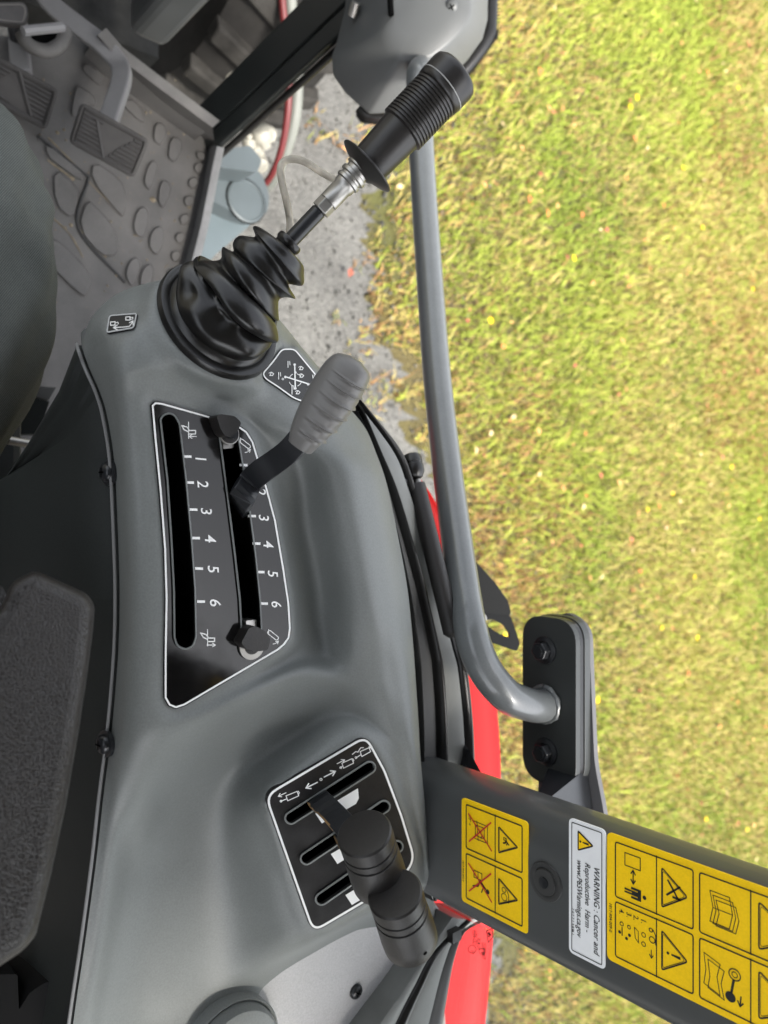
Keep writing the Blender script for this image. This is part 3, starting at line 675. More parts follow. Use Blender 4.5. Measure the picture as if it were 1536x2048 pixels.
# rear trim panel behind the valve block, sky brightness painted in; screw, round cover
rt_px = [(430,1950),(600,1895),(690,1868),(790,1822),(862,1798),(905,1850),(850,1940),(800,2010),(742,2085),(700,2160),(420,2160),(420,2040)]
PLR = Plane.three(PZ(530, 1950, -.5035), PZ(860, 1850, -.50), PZ(580, 2120, -.5065))
rp = mobj('rear_trim', *slab([[PLR(*p) for p in rnd(rt_px, 6, 3)]], Vector((0, 0, -.02))), SHELL_LIT, console, smooth=False); bev(rp, .005, 4)
screw(console, PLR(712, 1983, .001), PLR.n, .0062, STEELB)
s_ = PLR(635, 2017, .0004)
c0 = PZ(460, 2112, -.495); rc = [(.0385, -.02), (.0385, .006), (.036, .011), (.03, .0135), (.015, .0145), (.0005, .015)]
mobj('round_cover', *lathe(c0, Vector((0, 0, 1)), rc, 48), SHELL, console)
mobj('cover_ring', *lathe(c0, Vector((0, 0, 1)), [(.0418, -.02), (.042, .002), (.0408, .0036), (.0388, .002)], 48, cap=False), SHELL, console)

# ------------------------------------------------------------------ joystick
DJ = .483
k_ = DJ / FPX
jb = BOOT_C.copy()
joy = thing('joystick', 'tall black joystick with bellows boot, chrome collar and ribbed grip', 'joystick', jb)
axis_px = [(437, 655), (462, 618), (478, 592), (497, 568), (527, 540), (553, 510), (575, 492)]
def jp(u, v, d=None): return P(u, v, d if d else DJ - .02 * ((u - 437) / 470))
def bellows():
    # base flange lies flat on the shell; the boot rises from it, crumples and turns into the convolutions
    o = BOOT_C; nrm = BOOT_N
    fl = lathe(o, nrm, [(.0418, -.006), (.042, .002), (.041, .0042), (.038, .0048), (.0355, .004), (.0342, .0065), (.032, .0085), (.018, .009)], 72, cap=False)
    mobj('boot_flange', *fl, RUBBER, joy)
    d0 = (jp(575, 490) - jp(472, 597)).normalized()
    c1 = jp(470, 600)
    base = [(o + nrm * h + (c1 - o) * s, r, w) for h, s, r, w in ((.005, 0, .0315, 1), (.009, .03, .0335, 1), (.013, .12, .0345, .9), (.014, .27, .0315, .75), (.012, .47, .0285, .55), (.008, .68, .0300, .35), (.004, .86, .0345, .15))]
    conv = [((470,600),110),((478,591),98),((486,581),80),((492,575),79),((498,569),87),((505,562),80),((512,554),66),((519,547),65),((527,540),76),((534,532),70),((541,525),56),((546,519),57),((553,511),70),((560,504),67),((566,497),58),((568,495),26)]
    pr = crom([(*c, r, w) for c, r, w in base] + [(*jp(*q), r * k_, 0) for q, r in conv], 5)
    n = 96; V, F = [], []; ap = None
    ang = math.acos(max(-1, min(1, d0.dot(nrm)))); axr = nrm.cross(d0).normalized()
    side0 = axr; 
    for i, q in enumerate(pr):
        c = Vector(q[:3]); r = q[3]; w = max(0, min(1, q[4])); t = i / (len(pr) - 1)
        R = Matrix.Rotation(ang * (1 - w), 3, axr); d = R @ nrm; a = axr; b = d.cross(a)
        if w < .5: c = c + a * .0018 * math.sin(i * .31 + 1) + b * .0014 * math.sin(i * .23); d = (d + a * .10 * math.sin(i * .19 + .5) + b * .08 * math.sin(i * .27)).normalized(); a = (a - d * a.dot(d)).normalized(); b = d.cross(a)
        wb = math.exp(-((t - .17) / .10) ** 2)
        for k in range(n):
            th = 2 * math.pi * k / n
            k2 = 1 + wb * (.07 * math.sin(3 * th + .6 + 5 * t) + .05 * math.sin(5 * th - 6 * t + 1.2) + .03 * math.sin(8 * th + 9 * t)) + (.02 + .02 * (1 - w)) * math.sin(2 * th + 11 * t) + .015 * (1 - w) * math.sin(3 * th - 17 * t)
            for tc, hc, am, wt, wh in ((.15, 1.62, .26, .05, .26), (.20, 2.35, .20, .045, .25), (.10, .75, .14, .04, .3), (.235, 1.15, .16, .03, .5)):
                dh = (th - hc + math.pi) % (2 * math.pi) - math.pi
                k2 -= am * math.exp(-((t - tc) / wt) ** 2 - (dh / wh) ** 2)
            V.append(c + (a * math.cos(th) + b * math.sin(th)) * r * k2)
    for i in range(len(pr) - 1):
        for k in range(n):
            q = i * n + k; s = i * n + (k + 1) % n; F.append((q, s, s + n, q + n))
    F.append(tuple((len(pr) - 1) * n + k for k in range(n)))
    mobj('bellows_boot', V, F, RUBBER, joy, auto=80)
bellows()
jd = (jp(900, 150) - jp(575, 490)).normalized()
def jl(name, a, prof, material, parent=joy, n=36, **kw):
    """lathe along the lever: prof (radius px, distance px from pixel point a)"""
    o = jp(*a); return mobj(name, *lathe(o, jd, [(r * k_, h * k_) for r, h in prof], n), material, parent, **kw)
jl('boot_collar', (562, 502), [(24, -6), (24, 14), (27, 18), (27, 26), (24, 30), (14, 31)], RUBBER)
jl('rod', (566, 497), [(15.5, -10), (15.5, 100), (13.5, 102), (13.5, 112)], STEELB)
hexp = []
nut_o = jp(643, 418); dd, aa, bb = frame_at(jd)
hv = [nut_o + dd * h * k_ + (aa * math.cos(math.pi / 3 * i + .3) + bb * math.sin(math.pi / 3 * i + .3)) * 20 * k_ for h in (-4, 22) for i in range(6)]
nut = mobj('hex_nut', hv, [(0, 1, 2, 3, 4, 5), (6, 7, 8, 9, 10, 11)] + [(i, (i + 1) % 6, (i + 1) % 6 + 6, i + 6) for i in range(6)], CHROME, joy, smooth=False); bev(nut, .0006, 2)
jl('ferrule', (655, 406), [(17, 0), (20, 3), (20, 40), (22, 43), (22, 52), (26, 54), (26, 60), (23, 62), (23, 66), (28, 68), (28, 75), (24, 77), (24, 84), (29, 86), (29, 93), (20, 95)], CHROME)
jl('hand_guard', (731, 336), [(22, -16), (30, -10), (57, 0), (62, 3), (62.5, 5), (61, 6.5), (55, 6), (42, 4), (40, 12), (20, 14)], GRIPM, n=56)
gp = [(40, 0), (41, 4), (43, 60), (45, 98)]
for i in range(13):
    h = 100 + i * 8.1; gp += [(49.5, h), (51, h + 1.2), (51, h + 5.2), (49.5, h + 6.4), (48.2, h + 6.8), (48.2, h + 7.9)]
gp += [(50.5, 206), (52.5, 208), (53.5, 216), (54, 252), (52, 262), (45, 269), (30, 275), (12, 278), (.5, 278.5)]
gp = [(r * .955, h * .885 if h > 0 else h) for r, h in gp]
jl('grip', (739, 328), gp, GRIPM, n=64)
jl('grip_bead', (739, 328), [(50.4, 195), (51.9, 196), (51.9, 197.4), (50.4, 198)], mat('pale_bead', (.35, .35, .34), .4), n=64)
cab_px = [(575, 482), (580, 455), (578, 430), (571, 395), (563, 360), (561, 335), (569, 322), (588, 318), (612, 325), (640, 343), (668, 358), (700, 368)]
cpts = crom([tuple(jp(*p, .49 - (.012 if 2 < i < 9 else 0))) for i, p in enumerate(cab_px)], 6)
mobj('switch_cable', *tube([Vector(p) for p in cpts], 7.2 * k_, 14), CABLE, joy)

# ------------------------------------------------------------------ grey-handled hitch lever
hl = thing('hitch_lever', 'cranked black flat lever with ribbed mid-grey handle, standing in the longer-numbered right slot', 'lever', PL1(478, 1012))
def strap(pts, w_px, th, wdir):
    """flat bar through 3-D points, width along wdir"""
    V, F = [], []
    for i, (p, w) in enumerate(zip(pts, w_px)):
        d = (pts[min(i + 1, len(pts) - 1)] - pts[max(i - 1, 0)]).normalized(); wd = (wdir - d * wdir.dot(d)).normalized(); t = d.cross(wd)
        for a, b in ((1, 1), (1, -1), (-1, -1), (-1, 1)): V.append(p + wd * a * w / 2 + t * b * th / 2)
    for i in range(len(pts) - 1):
        for k in range(4): q = i * 4 + k; r = i * 4 + (k + 1) % 4; F.append((q, r, r + 4, q + 4))
    F += [(0, 1, 2, 3), tuple(len(V) - 4 + k for k in range(4))]; return V, F
dS = .535
pts = [PL1(478, 1016, -.03), PL1(482, 1000, .006), P(500, 965, .50), P(520, 945, .492), P(548, 925, .487), P(580, 900, .479), P(612, 862, .472)]
pr = crom([tuple(p) for p in pts], 6)
wdir = (P(560, 950, .49) - P(530, 905, .487)).normalized()
sb = mobj('flat_bar', *strap([Vector(p) for p in pr], np.interp(np.linspace(0, 1, len(pr)), [0, .3, .55, 1], [.017, .016, .0165, .015]), .006, wdir), STEELB, hl, smooth=False); bev(sb, .0012, 2)
def handle():
    ax = [(601, 893), (612, 872), (630, 845), (650, 815), (668, 787), (684, 762), (697, 742), (707, 727), (712, 719)]
    hw = [26, 34, 42, 47, 49, 48, 45, 36, 14]; th = [.0085, .0105, .0125, .014, .0145, .0145, .0135, .010, .004]
    pr = crom([(*P(u, v, .474 - .016 * i / 8), w * .468 / FPX, t) for i, ((u, v), w, t) in enumerate(zip(ax, hw, th))], 14)
    # ribs across the outer face
    n = 48; V, F = [], []; d0 = (Vector(pr[-1][:3]) - Vector(pr[0][:3])).normalized()
    wd = (P(700, 840, .46) - P(640, 770, .46)).normalized(); wd = (wd - d0 * wd.dot(d0)).normalized(); tn = d0.cross(wd)
    if tn.dot(CAM - Vector(pr[0][:3])) < 0: tn = -tn
    L = len(pr)
    for i, q in enumerate(pr):
        c = Vector(q[:3]); s = i / (L - 1)
        for k in range(n):
            t = 2 * math.pi * k / n; ct, st = math.cos(t), math.sin(t); e = .75
            x = math.copysign(abs(ct) ** e, ct); y = math.copysign(abs(st) ** e, st)
            rib = 0
            for j in range(6):
                sj = .17 + .105 * j
                rib += math.exp(-((s - sj) / .008) ** 2) - .5 * math.exp(-((s - sj + .022) / .01) ** 2)
            m_ = max(0, min(1, (ct + .25) / .4)) * max(0, min(1, (st + .5) / .4)) if s < .8 else 0
            V.append(c + wd * x * q[3] + tn * y * q[4] + (wd * ct + tn * st) * rib * m_ * .0018)
    for i in range(L - 1):
        for k in range(n): q = i * n + k; r = i * n + (k + 1) % n; F.append((q, r, r + n, q + n))
    F.append(tuple(range(n))); F.append(tuple((L - 1) * n + k for k in range(n)))
    return V, F
mobj('handle', *handle(), LGREY, hl, auto=50)

# ------------------------------------------------------------------ stop knobs in the right slot
def stop_knob(c, outline, ring_c, rr, label, h, clip_px):
    t = thing('stop_knob', label, 'knob', PL1(*c), group='black stop knobs in the numbered slot')
    cap = [PL1(*p, h) for p in rnd(outline, 5, 3)]
    o = mobj('knob_cap', *slab([cap], PL1.n * -.011), KNOB, t, smooth=False); bev(o, .0025, 3)
    ctr = PL1(*ring_c, .0022)
    mobj('washer', *lathe(ctr, PL1.n, [(rr * .4, -.0005), (rr, -.0005), (rr, .0012), (rr * .45, .0014)], 32, cap=False), CHROME, t)
    mobj('stud', *lathe(ctr, PL1.n, [(.0035, -.012), (.0035, h - .006)], 16), STEELB, t)
    mobj('spacer', *lathe(ctr, PL1.n, [(.0062, -.001), (.0062, h - .0105)], 24), KNOB, t)
    a_, b_ = clip_px
    o = mobj('slot_clip', *slab([[PL1(*p, -.001) for p in rnd([(a_ - 11, b_ - 7), (a_ + 13, b_ - 9), (a_ + 12, b_ + 6), (a_ - 10, b_ + 8)], 3, 2)]], PL1.n * -.012), MATS['zinc_plated_steel'], t, smooth=False); bev(o, .001, 2)
    return t
stop_knob((455, 845), [(433, 832), (441, 828), (470, 832), (483, 845), (478, 858), (470, 868), (458, 875), (449, 870), (441, 857)], (457, 868), .0072, 'angular black stop knob at the front end of the right slot', .013, (456, 890))
stop_knob((510, 1283), [(498, 1256), (512, 1252), (530, 1262), (541, 1278), (536, 1300), (516, 1303), (495, 1300), (482, 1286), (490, 1272)], (503, 1290), .0098, 'angular black stop knob over a silver washer at the rear end of the right slot', .012, (502, 1248))

# ------------------------------------------------------------------ valve levers with drum knobs
def valve_lever(label, slot_pts, cap_c, bot_c, d_cap, tilt, hole):
    t = thing('valve_lever', label, 'lever', PL2(*slot_pts[0]), group='drum-headed levers on the valve plate')
    a = P(*cap_c, d_cap); b = P(*bot_c, d_cap + tilt); ax = (b - a).normalized(); L = (b - a).length; r = .0168
    pts = [PL2(*slot_pts[0], -.03), PL2(*slot_pts[0], .004)] + [P(*p) for p in slot_pts[1:]] + [a + ax * L * .45]
    pr = crom([tuple(p) for p in pts], 5)
    wd = (P(655, 1576, .53) - P(615, 1600, .53)).normalized()
    st = mobj('flat_bar', *strap([Vector(p) for p in pr], [.0155] * len(pr), .0052, wd), STEELB, t, smooth=False); bev(st, .0008, 2)
    # worn bare edge along the bar
    e = [Vector(p) - wd * .0078 for p in pr[5:-4]]
    mobj('worn_edge', *strap(e, [.0012] * len(e), .0054, wd), RUST, st, smooth=False)
    prof = [(.0005, -.0006), (.012, -.0004), (.0158, .0002), (r, .0014), (r, L * .2), (r * .955, L * .205), (r * .955, L * .235), (r * 1.0, L * .24), (r * 1.0, L * .33), (r * .955, L * .335), (r * .955, L * .365), (r * 1.01, L * .37), (r * 1.05, L * .75), (r * 1.04, L * .93), (r * .95, L * .985), (r * .8, L), (.0005, L)]
    kn = mobj('drum_knob', *lathe(a, ax, prof, 56), KNOB, t, auto=35)
    hp = P(*hole, d_cap + tilt * .7); q = a + ax * (hp - a).dot(ax); n = (CAM - q); n = (n - ax * n.dot(ax)); off = hp - q; off = off - ax * off.dot(ax)
    lat = n.normalized().cross(ax); x = off.dot(lat); n = (lat * x + n.normalized() * math.sqrt(max(1e-9, (r * 1.04) ** 2 - x * x))).normalized()
    mobj('pin_hole', *lathe(q + n * r * 1.03, n, [(.0013, -.001), (.0013, .0005)], 14), VOID, kn)
    return t
valve_lever('front lever with black drum knob and rust-edged bar on the valve plate', [(637, 1598), (672, 1632, .515)], (728, 1664), (762, 1766), .452, .024, (770, 1753))
valve_lever('rear lever with black drum knob, the one nearer the yellow stickers', [(690, 1668), (722, 1720, .50)], (789, 1785), (823, 1886), .452, .024, (837, 1868))

# ------------------------------------------------------------------ rear post with stickers
pil_c = P(950, 1705, .59)
FX = .446                                                     # inner face of the post
post = thing('cab_post', 'thick dark grey rounded cab post carrying yellow and white warning stickers', 'post', (FX, -.27, 1.2))
ya, yb = PX(990, 1566, FX + .03).y, PX(990, 1869, FX + .008).y             # front and rear edges
def post_mesh():
    x0, x1 = FX, FX + .062
    base = [(x0, yb), (x0, ya), (x1, ya), (x1, yb)]
    sec = rnd(base, [.022, .036, .03, .022], 8)
    zs = [(-.72, 1, 0), (-.50, 1, 0), (-.2, 1, 0), (.1, 1, .006), (.42, 1, .02)]
    V, F = [], []; n = len(sec)
    for z, s, dx in zs: V += [Vector((p[0] + dx, p[1], CAM.z + z)) for p in sec]
    for i in range(len(zs) - 1): F += [(i * n + k, i * n + (k + 1) % n, (i + 1) * n + (k + 1) % n, (i + 1) * n + k) for k in range(n)]
    F.append(tuple(range(n))); F.append(tuple((len(zs) - 1) * n + k for k in range(n))); return V, F
mobj('post_tube', *post_mesh(), POSTM, post, auto=60)
def pf(u, v, off=0.0): return PX(u, v, FX - off)
def yz(u, v): p = PX(u, v, FX); return (-p.y, p.z)             # sticker frame: a to the right, b up
class PSheet(Sheet):
    def __init__(s, off): super().__init__(lambda a, b, o: Vector((FX - o, -a, b)), off)
z8 = lambda q: (900 + q[0] / 2.415, 1536 + q[1] / 2.415)
def Q(x, y): return yz(*z8((x, y)))                           # from the enlarged picture of the post
def rect(p, q, r, seg=5):
    a0, a1 = min(p[0], q[0]), max(p[0], q[0]); b0, b1 = min(p[1], q[1]), max(p[1], q[1])
    return rnd([(a0, b0), (a1, b0), (a1, b1), (a0, b1)], r, seg)
def sticker(name, outline, material, label):
    s = PSheet(.0004); s.poly(clean(outline))
    V = s.V + [v + Vector((.0012, 0, 0)) for v in s.V]; n = len(s.V); F = s.F + [tuple(i + n for i in f) for f in s.F] + [(i, (i + 1) % n, (i + 1) % n + n, i + n) for i in range(n)]
    return mobj(name, V, F, material, post, smooth=False, label=label)
def bb(pts):
    a = [p[0] for p in pts]; b = [p[1] for p in pts]; return (min(a), min(b)), (max(a), max(b))
def tri(s, c, w, h, lw, inner=True):
    p = [(c[0] - w / 2, c[1] - h / 2), (c[0] + w / 2, c[1] - h / 2), (c[0], c[1] + h / 2)]
    s.ring(rnd(p, w * .1, 4), lw * 1.5)
    if inner: s.ring(rnd([(c[0] + (q[0] - c[0]) * .84, c[1] - h * .03 + (q[1] - c[1]) * .84) for q in p], w * .08, 4), lw * .5)
def bang(s, c, h, w):
    s.poly([(c[0] - w * .55, c[1] + h * .5), (c[0] + w * .55, c[1] + h * .5), (c[0] + w * .28, c[1] - h * .12), (c[0] - w * .28, c[1] - h * .12)]); s.disc((c[0], c[1] - h * .35), w * .55, 12)
# --- small yellow sticker (two picture columns, crossed-out riders)
(lo, hi) = bb([Q(72, 200), Q(378, 262), Q(372, 770), Q(58, 640)])
W_, H_ = hi[0] - lo[0], hi[1] - lo[1]
A = lambda x, y: (lo[0] + x * W_, lo[1] + y * H_)
dec1 = sticker('small_yellow_sticker', rect(lo, hi, .0035), YELLOW, 'small yellow sticker with two red-crossed pictures')
s = PSheet(.0007); lw = W_ * .008
for x0, x1 in ((.045, .475), (.515, .955)):
    s.ring(rect(A(x0, .07), A(x1, .93), .002), lw * 1.5); s.line([A(x0, .53), A(x1, .53)], lw * 1.3)
    tri(s, A((x0 + x1) / 2, .725), W_ * .26, H_ * .30, lw)
# riders and machines
def rider(s, c, k, w):
    p = lambda x, y: (c[0] + x * k, c[1] + y * k)
    s.disc(p(.25, .42), k * .1, 10); s.line([p(.18, .3), p(-.05, .0), p(.2, -.12), p(.3, -.4)], w * 2.2); s.line([p(.1, .2), p(.4, .08)], w * 1.6)
    s.line([p(-.4, -.35), p(-.4, .1), p(-.1, .1), p(-.1, -.35)], w, True); s.line([p(-.4, -.12), p(-.1, -.12)], w)
def rops(s, c, k, w):
    p = lambda x, y: (c[0] + x * k, c[1] + y * k)
    s.line([p(-.4, -.45), p(-.4, .45), p(.4, .45), p(.4, -.45)], w); s.line([p(-.25, -.3), p(-.25, .25), p(.25, .25), p(.25, -.3)], w, True); s.line([p(-.1, -.1), p(.1, .1), p(.3, .05)], w); s.line([p(-.45, -.2), p(.45, -.12)], w)
rops(s, A(.26, .30), W_ * .2, lw * .9); rider(s, A(.735, .30), W_ * .22, lw * .9)
rider(s, A(.25, .69), W_ * .075, lw * .8); s.circ(A(.70, .66), W_ * .025, lw * .8); s.circ(A(.765, .665), W_ * .035, lw * .8); s.line([A(.69, .70), A(.73, .73), A(.80, .73), A(.80, .70)], lw * .9)
s.text('10" +', A(.14, .115), (W_ * .032, 0), (0, W_ * .032)); s.text('1817-904-002-0', A(.60, .015), (W_ * .022, 0), (0, W_ * .022))
s.done('pictograms', BLACKP, dec1)
s = PSheet(.0010)
for cx in (.26, .735):
    s.line([A(cx - .13, .12), A(cx + .13, .48)], lw * 1.7); s.line([A(cx - .13, .47), A(cx + .13, .13)], lw * 1.7)
s.done('red_crosses', REDP, dec1)
# --- white warning sticker
(lo2, hi2) = bb([Q(578, 275), Q(752, 300), Q(592, 895), Q(757, 955)]); hi2 = (hi2[0], Q(752, 620)[1]); lo2 = (lo2[0], Q(576, 560)[1])
W2, H2 = hi2[0] - lo2[0], hi2[1] - lo2[1]
B = lambda x, y: (lo2[0] + x * W2, lo2[1] + y * H2)
dec2 = sticker('white_sticker', rect(lo2, hi2, .004), PAPER, 'white sticker with black cancer warning text and yellow triangle')
s = PSheet(.0007); s.ring(offs(rect(lo2, hi2, .004), .0022), .0006)
h = H2 * .155
s.text('WARNING : Cancer and', B(.285, .70), (h * .86, 0), (0, h), .18, spacing=1.06); s.text('Reproductive  Harm -', B(.285, .46), (h * .80, 0), (0, h * .95), .18, spacing=1.04); s.text('www.P65Warnings.ca.gov', B(.285, .235), (h * .78, 0), (0, h * .95), .18, spacing=1.02)
s.text('7 0 7 7 1 3 8 M 1', B(.66, .09), (h * .42, 0), (0, h * .42))
ct = B(.145, .47); tp = [(ct[0] - H2 * .26, ct[1] - H2 * .22), (ct[0] + H2 * .26, ct[1] - H2 * .22), (ct[0], ct[1] + H2 * .24)]
s.ring(rnd(tp, .002, 4), .0012)
s.done('warning_text', BLACKP, dec2)
s = PSheet(.0008); s.poly(clean(offs(rnd(tp, .002, 4), .0011))); s.done('yellow_triangle', YELLOW, dec2)
s = PSheet(.0010); bang(s, (ct[0], ct[1] - H2 * .04), H2 * .27, H2 * .05); s.done('exclamation_mark', BLACKP, dec2)
# --- large yellow sticker running up the post
lo3 = (min(lo2[0] + .0005, Q(765, 350)[0]), Q(760, 640)[1]); a1 = Q(790, 935)[0]
hi3 = (a1, CAM.z - .05)
dec3 = sticker('large_yellow_sticker', rect(lo3, hi3, .004), YELLOW, 'long yellow pictogram sticker running up the post')
s = PSheet(.0007); lw = .0006
am = (lo3[0] + hi3[0]) / 2
zr = [Q(790, 500)[1], Q(1000, 560)[1], Q(1180, 620)[1], Q(1205, 640)[1], Q(1455, 650)[1]]
top = CAM.z - .06; mid4 = zr[4]
cols = [(lo3[0] + .0042, am - .0013), (am + .0013, hi3[0] - .0042)]
zb = lo3[1] + .006
for c0, c1 in cols:
    w = c1 - c0; cx = (c0 + c1) / 2
    s.ring(rect((c0, zb), (c1, zr[2]), .0022), lw * 1.4); s.line([(c0, zr[1]), (c1, zr[1])], lw * 1.2)
    s.ring(rect((c0, zr[3]), (c1, top), .0022), lw * 1.4); s.line([(c0, mid4), (c1, mid4)], lw * 1.2)
    tri(s, (cx, (zr[1] + zr[2]) / 2), w * .72, (zr[2] - zr[1]) * .74, lw)
    tri(s, (cx, mid4 + w * .42), w * .78, w * .62, lw)
    bang(s, (cx, mid4 + w * .40), w * .26, w * .05)
(c0, c1), (c2, c3) = cols; w = c1 - c0; cy = (zb + zr[1]) / 2; H3 = zr[1] - zb
# cell 1: distance to the machine
X = lambda x, y: (c0 + x * w, zb + y * H3)
s.line([X(.14, .25), X(.14, .62), X(.36, .62), X(.36, .25)], lw, True)
s.arrow(X(.52, .45), X(.40, .45), lw * 1.3, .0025); s.arrow(X(.50, .45), X(.64, .45), lw * 1.3, .0025)
s.disc(X(.80, .72), w * .035, 12); s.poly([X(.70, .64), X(.90, .64), X(.90, .40), X(.86, .40), X(.86, .56), X(.84, .56), X(.84, .24), X(.81, .24), X(.81, .42), X(.79, .42), X(.79, .24), X(.76, .24), X(.76, .56), X(.74, .56), X(.74, .40), X(.70, .40)])
cx = (c0 + c1) / 2; zt = (zr[1] + zr[2]) / 2; t = w * .1
s.line([(cx - t * 1.6, zt - t * 1.2), (cx - t * .2, zt - t * .2), (cx + t * .9, zt - t * 1.4)], lw * 2); s.line([(cx - t * 1.2, zt + t * .9), (cx - t * .2, zt - t * .2), (cx + t, zt + t * .6)], lw * 1.8); s.line([(cx + t * .9, zt + t), (cx + t * .9, zt - t * .3)], lw * 2.2)
# cell 2: numbered steps
X = lambda x, y: (c2 + x * w, zb + y * H3)
for i, zf in enumerate((.66, .48, .31, .13)):
    s.text('%d.' % (i + 1), X(.10, zf - .02), (H3 * .12, 0), (0, H3 * .12))
    if i == 0: s.circ(X(.38, zf + .04), H3 * .055, lw * .8); s.circ(X(.54, zf + .04), H3 * .055, lw * .8)
    if i == 1: s.line([X(.32, zf), X(.36, zf + .09), X(.56, zf + .10), X(.50, zf + .02)], lw * .8, True)
    if i == 2: s.circ(X(.36, zf + .04), H3 * .045, lw * .8); s.disc(X(.50, zf + .05), H3 * .035); s.disc(X(.58, zf - .02), H3 * .035)
    if i == 3: s.circ(X(.36, zf + .04), H3 * .05, lw * .8); s.line([X(.42, zf + .05), X(.56, zf + .05)], lw * 1.2); s.disc(X(.52, zf - .01), H3 * .035)
s.circ(X(.40, .90), H3 * .075, lw); s.circ(X(.24, .87), H3 * .05, lw); s.line([X(.22, .92), X(.30, .98), X(.46, .98)], lw); s.arrow(X(.58, .88), X(.72, .88), lw, .002)
bang(s, ((c2 + c3) / 2, zt - w * .03), w * .26, w * .045)
# cell 3: book
H4 = mid4 - zr[3]; X = lambda x, y: (c0 + x * w, zr[3] + y * H4)
for k in (0, .06, .12): s.line([X(.24 + k, .22 + k), X(.24 + k, .60 + k), X(.50 + k * .5, .66 + k), X(.74 + k * .3, .60 + k), X(.74 + k * .3, .22 + k), X(.50 + k * .5, .28 + k)], lw * .8, True)
s.line([X(.50, .28), X(.50, .66)], lw * .8)
# cell 4: ignition key and book
X = lambda x, y: (c2 + x * w, zr[3] + y * H4)
s.circ(X(.36, .70), H4 * .12, lw * 1.1); s.circ(X(.36, .70), H4 * .06, lw * .8); s.line([X(.46, .68), X(.66, .64)], lw * 2.4); s.disc(X(.74, .62), H4 * .10, 20); s.arrow(X(.66, .82), X(.82, .80), lw * 1.3, .0025)
for k in (0, .08): s.line([X(.22 + k, .10 + k), X(.30 + k, .42 + k), X(.52 + k, .36 + k), X(.80 + k * .5, .42 + k), X(.72 + k * .5, .10 + k), X(.48 + k, .14 + k)], lw * .8, True)
s.text('1817-904-009-0', (am + .004, lo3[1] + .0018), (.0021, 0), (0, .0021))
s.done('pictograms', BLACKP, dec3)
bp_ = pf(1092, 1763)
mobj('rubber_grommet', *lathe(bp_, Vector((-1, 0, 0)), [(.0145, -.001), (.0135, .0012), (.011, .0016), (.0095, .001), (.009, .0026), (.0005, .003)], 36), mat('dark_grommet', (.035, .035, .034), .5), post)
mobj('screw', *lathe(bp_ + Vector((-.0028, 0, 0)), Vector((-1, 0, 0)), [(.004, -.001), (.004, .0006), (.0005, .0012)], 18), STEELB, post)

# ------------------------------------------------------------------ grab rail
fl_x = P(1110, 1405, .68).x
rail = thing('grab_rail', 'long bent silver-grey tube grab rail bolted to a stadium-shaped flange', 'grab rail', P(1075, 1405, .68))
rp_ = [(1025, 1398, .655), (1000, 1378, .648), (972, 1342, .645), (952, 1298, .645), (938, 1245, .652), (925, 1165, .675), (908, 1040, .712), (890, 900, .752), (873, 740, .79), (861, 580, .825), (850, 420, .855), (843, 300, .868), (840, 220, .866), (838, 172, .866), (838, 150, .872), (841, 140, .89), (845, 136, .94)]
RE = PX(1092, 1407, fl_x)
rpc = crom([tuple(RE + Vector((.004, 0, 0))), tuple(RE - Vector((.014, 0, 0)))] + [tuple(P(u, v, d)) for u, v, d in rp_], 8)
mobj('rail_tube', *tube([Vector(p) for p in rpc], .0148, 32), SILVER, rail)
def fx(u, v): return PX(u, v, fl_x)
fo = [tuple((-fx(u, v).y, fx(u, v).z)) for u, v in ((1112, 1240), (1112, 1572))]
c_a = sum(p[0] for p in fo) / 2; z_lo, z_hi = fx(1045, 1405).z, fx(1152, 1405).z; rz = (z_hi - z_lo) / 2; zc = (z_lo + z_hi) / 2
half = (fx(1110, 1236).y - fx(1110, 1574).y) / 2 - rz * .78; yc = (fx(1110, 1236).y + fx(1110, 1574).y) / 2
def stad3(x, r, hh=half): return [Vector((x, yc + p[0], zc + p[1])) for p in rnd([(-hh - r * .78, -r), (hh + r * .78, -r), (hh + r * .78, r), (-hh - r * .78, r)], r * .78, 9)]
o = mobj('flange_plate', *slab([stad3(fl_x, rz)], Vector((.007, 0, 0))), BRACK, rail, smooth=False); bev(o, .0012, 2)
mobj('rubber_pad', *slab([stad3(fl_x + .0075, rz * .99)], Vector((.005, 0, 0))), RUBBER, rail, smooth=False)
o = mobj('backing_plate', *slab([stad3(fl_x + .013, rz * 1.02)], Vector((.009, 0, 0))), BRACK, rail, smooth=False); bev(o, .0015, 2)
wp = P(1083, 1406, .672); wdv = (P(1085, 1408, .672) - P(1050, 1404, .66)).normalized()
wq = RE.copy(); V, F = [], []
ringp = [wq + Vector((-.003, math.cos(t) * .0158, math.sin(t) * .0150)) + Vector(rng.normal(0, .0003, 3)) for t in np.linspace(0, 2 * math.pi, 40, endpoint=False)]
mobj('weld_bead', *tube(ringp + [ringp[0]], [.0022 + .0003 * math.sin(7.3 * i) for i in range(41)], 8, cap=False), SILVER, rail)
for u, v in ((1090, 1300), (1092, 1503)):
    p = fx(u, v); n = Vector((-1, 0, 0))
    bo = mobj('bolt', *lathe(p, n, [(.0125, -.001), (.0125, .0015), (.0085, .003)], 28, cap=False), STEELB, rail)
    q = [p + n * h + Vector((0, math.cos(math.pi / 3 * i + .4), math.sin(math.pi / 3 * i + .4))) * .0085 for h in (.001, .0105) for i in range(6)]
    hx = mobj('bolt_head', q, [(0, 1, 2, 3, 4, 5), (6, 7, 8, 9, 10, 11)] + [(i, (i + 1) % 6, (i + 1) % 6 + 6, i + 6) for i in range(6)], STEELB, bo, smooth=False); bev(hx, .001, 2)
    mobj('stud_end', *lathe(p + n * .01, n, [(.0052, 0), (.0052, .002), (.0005, .0022)], 18), STEELB, bo)
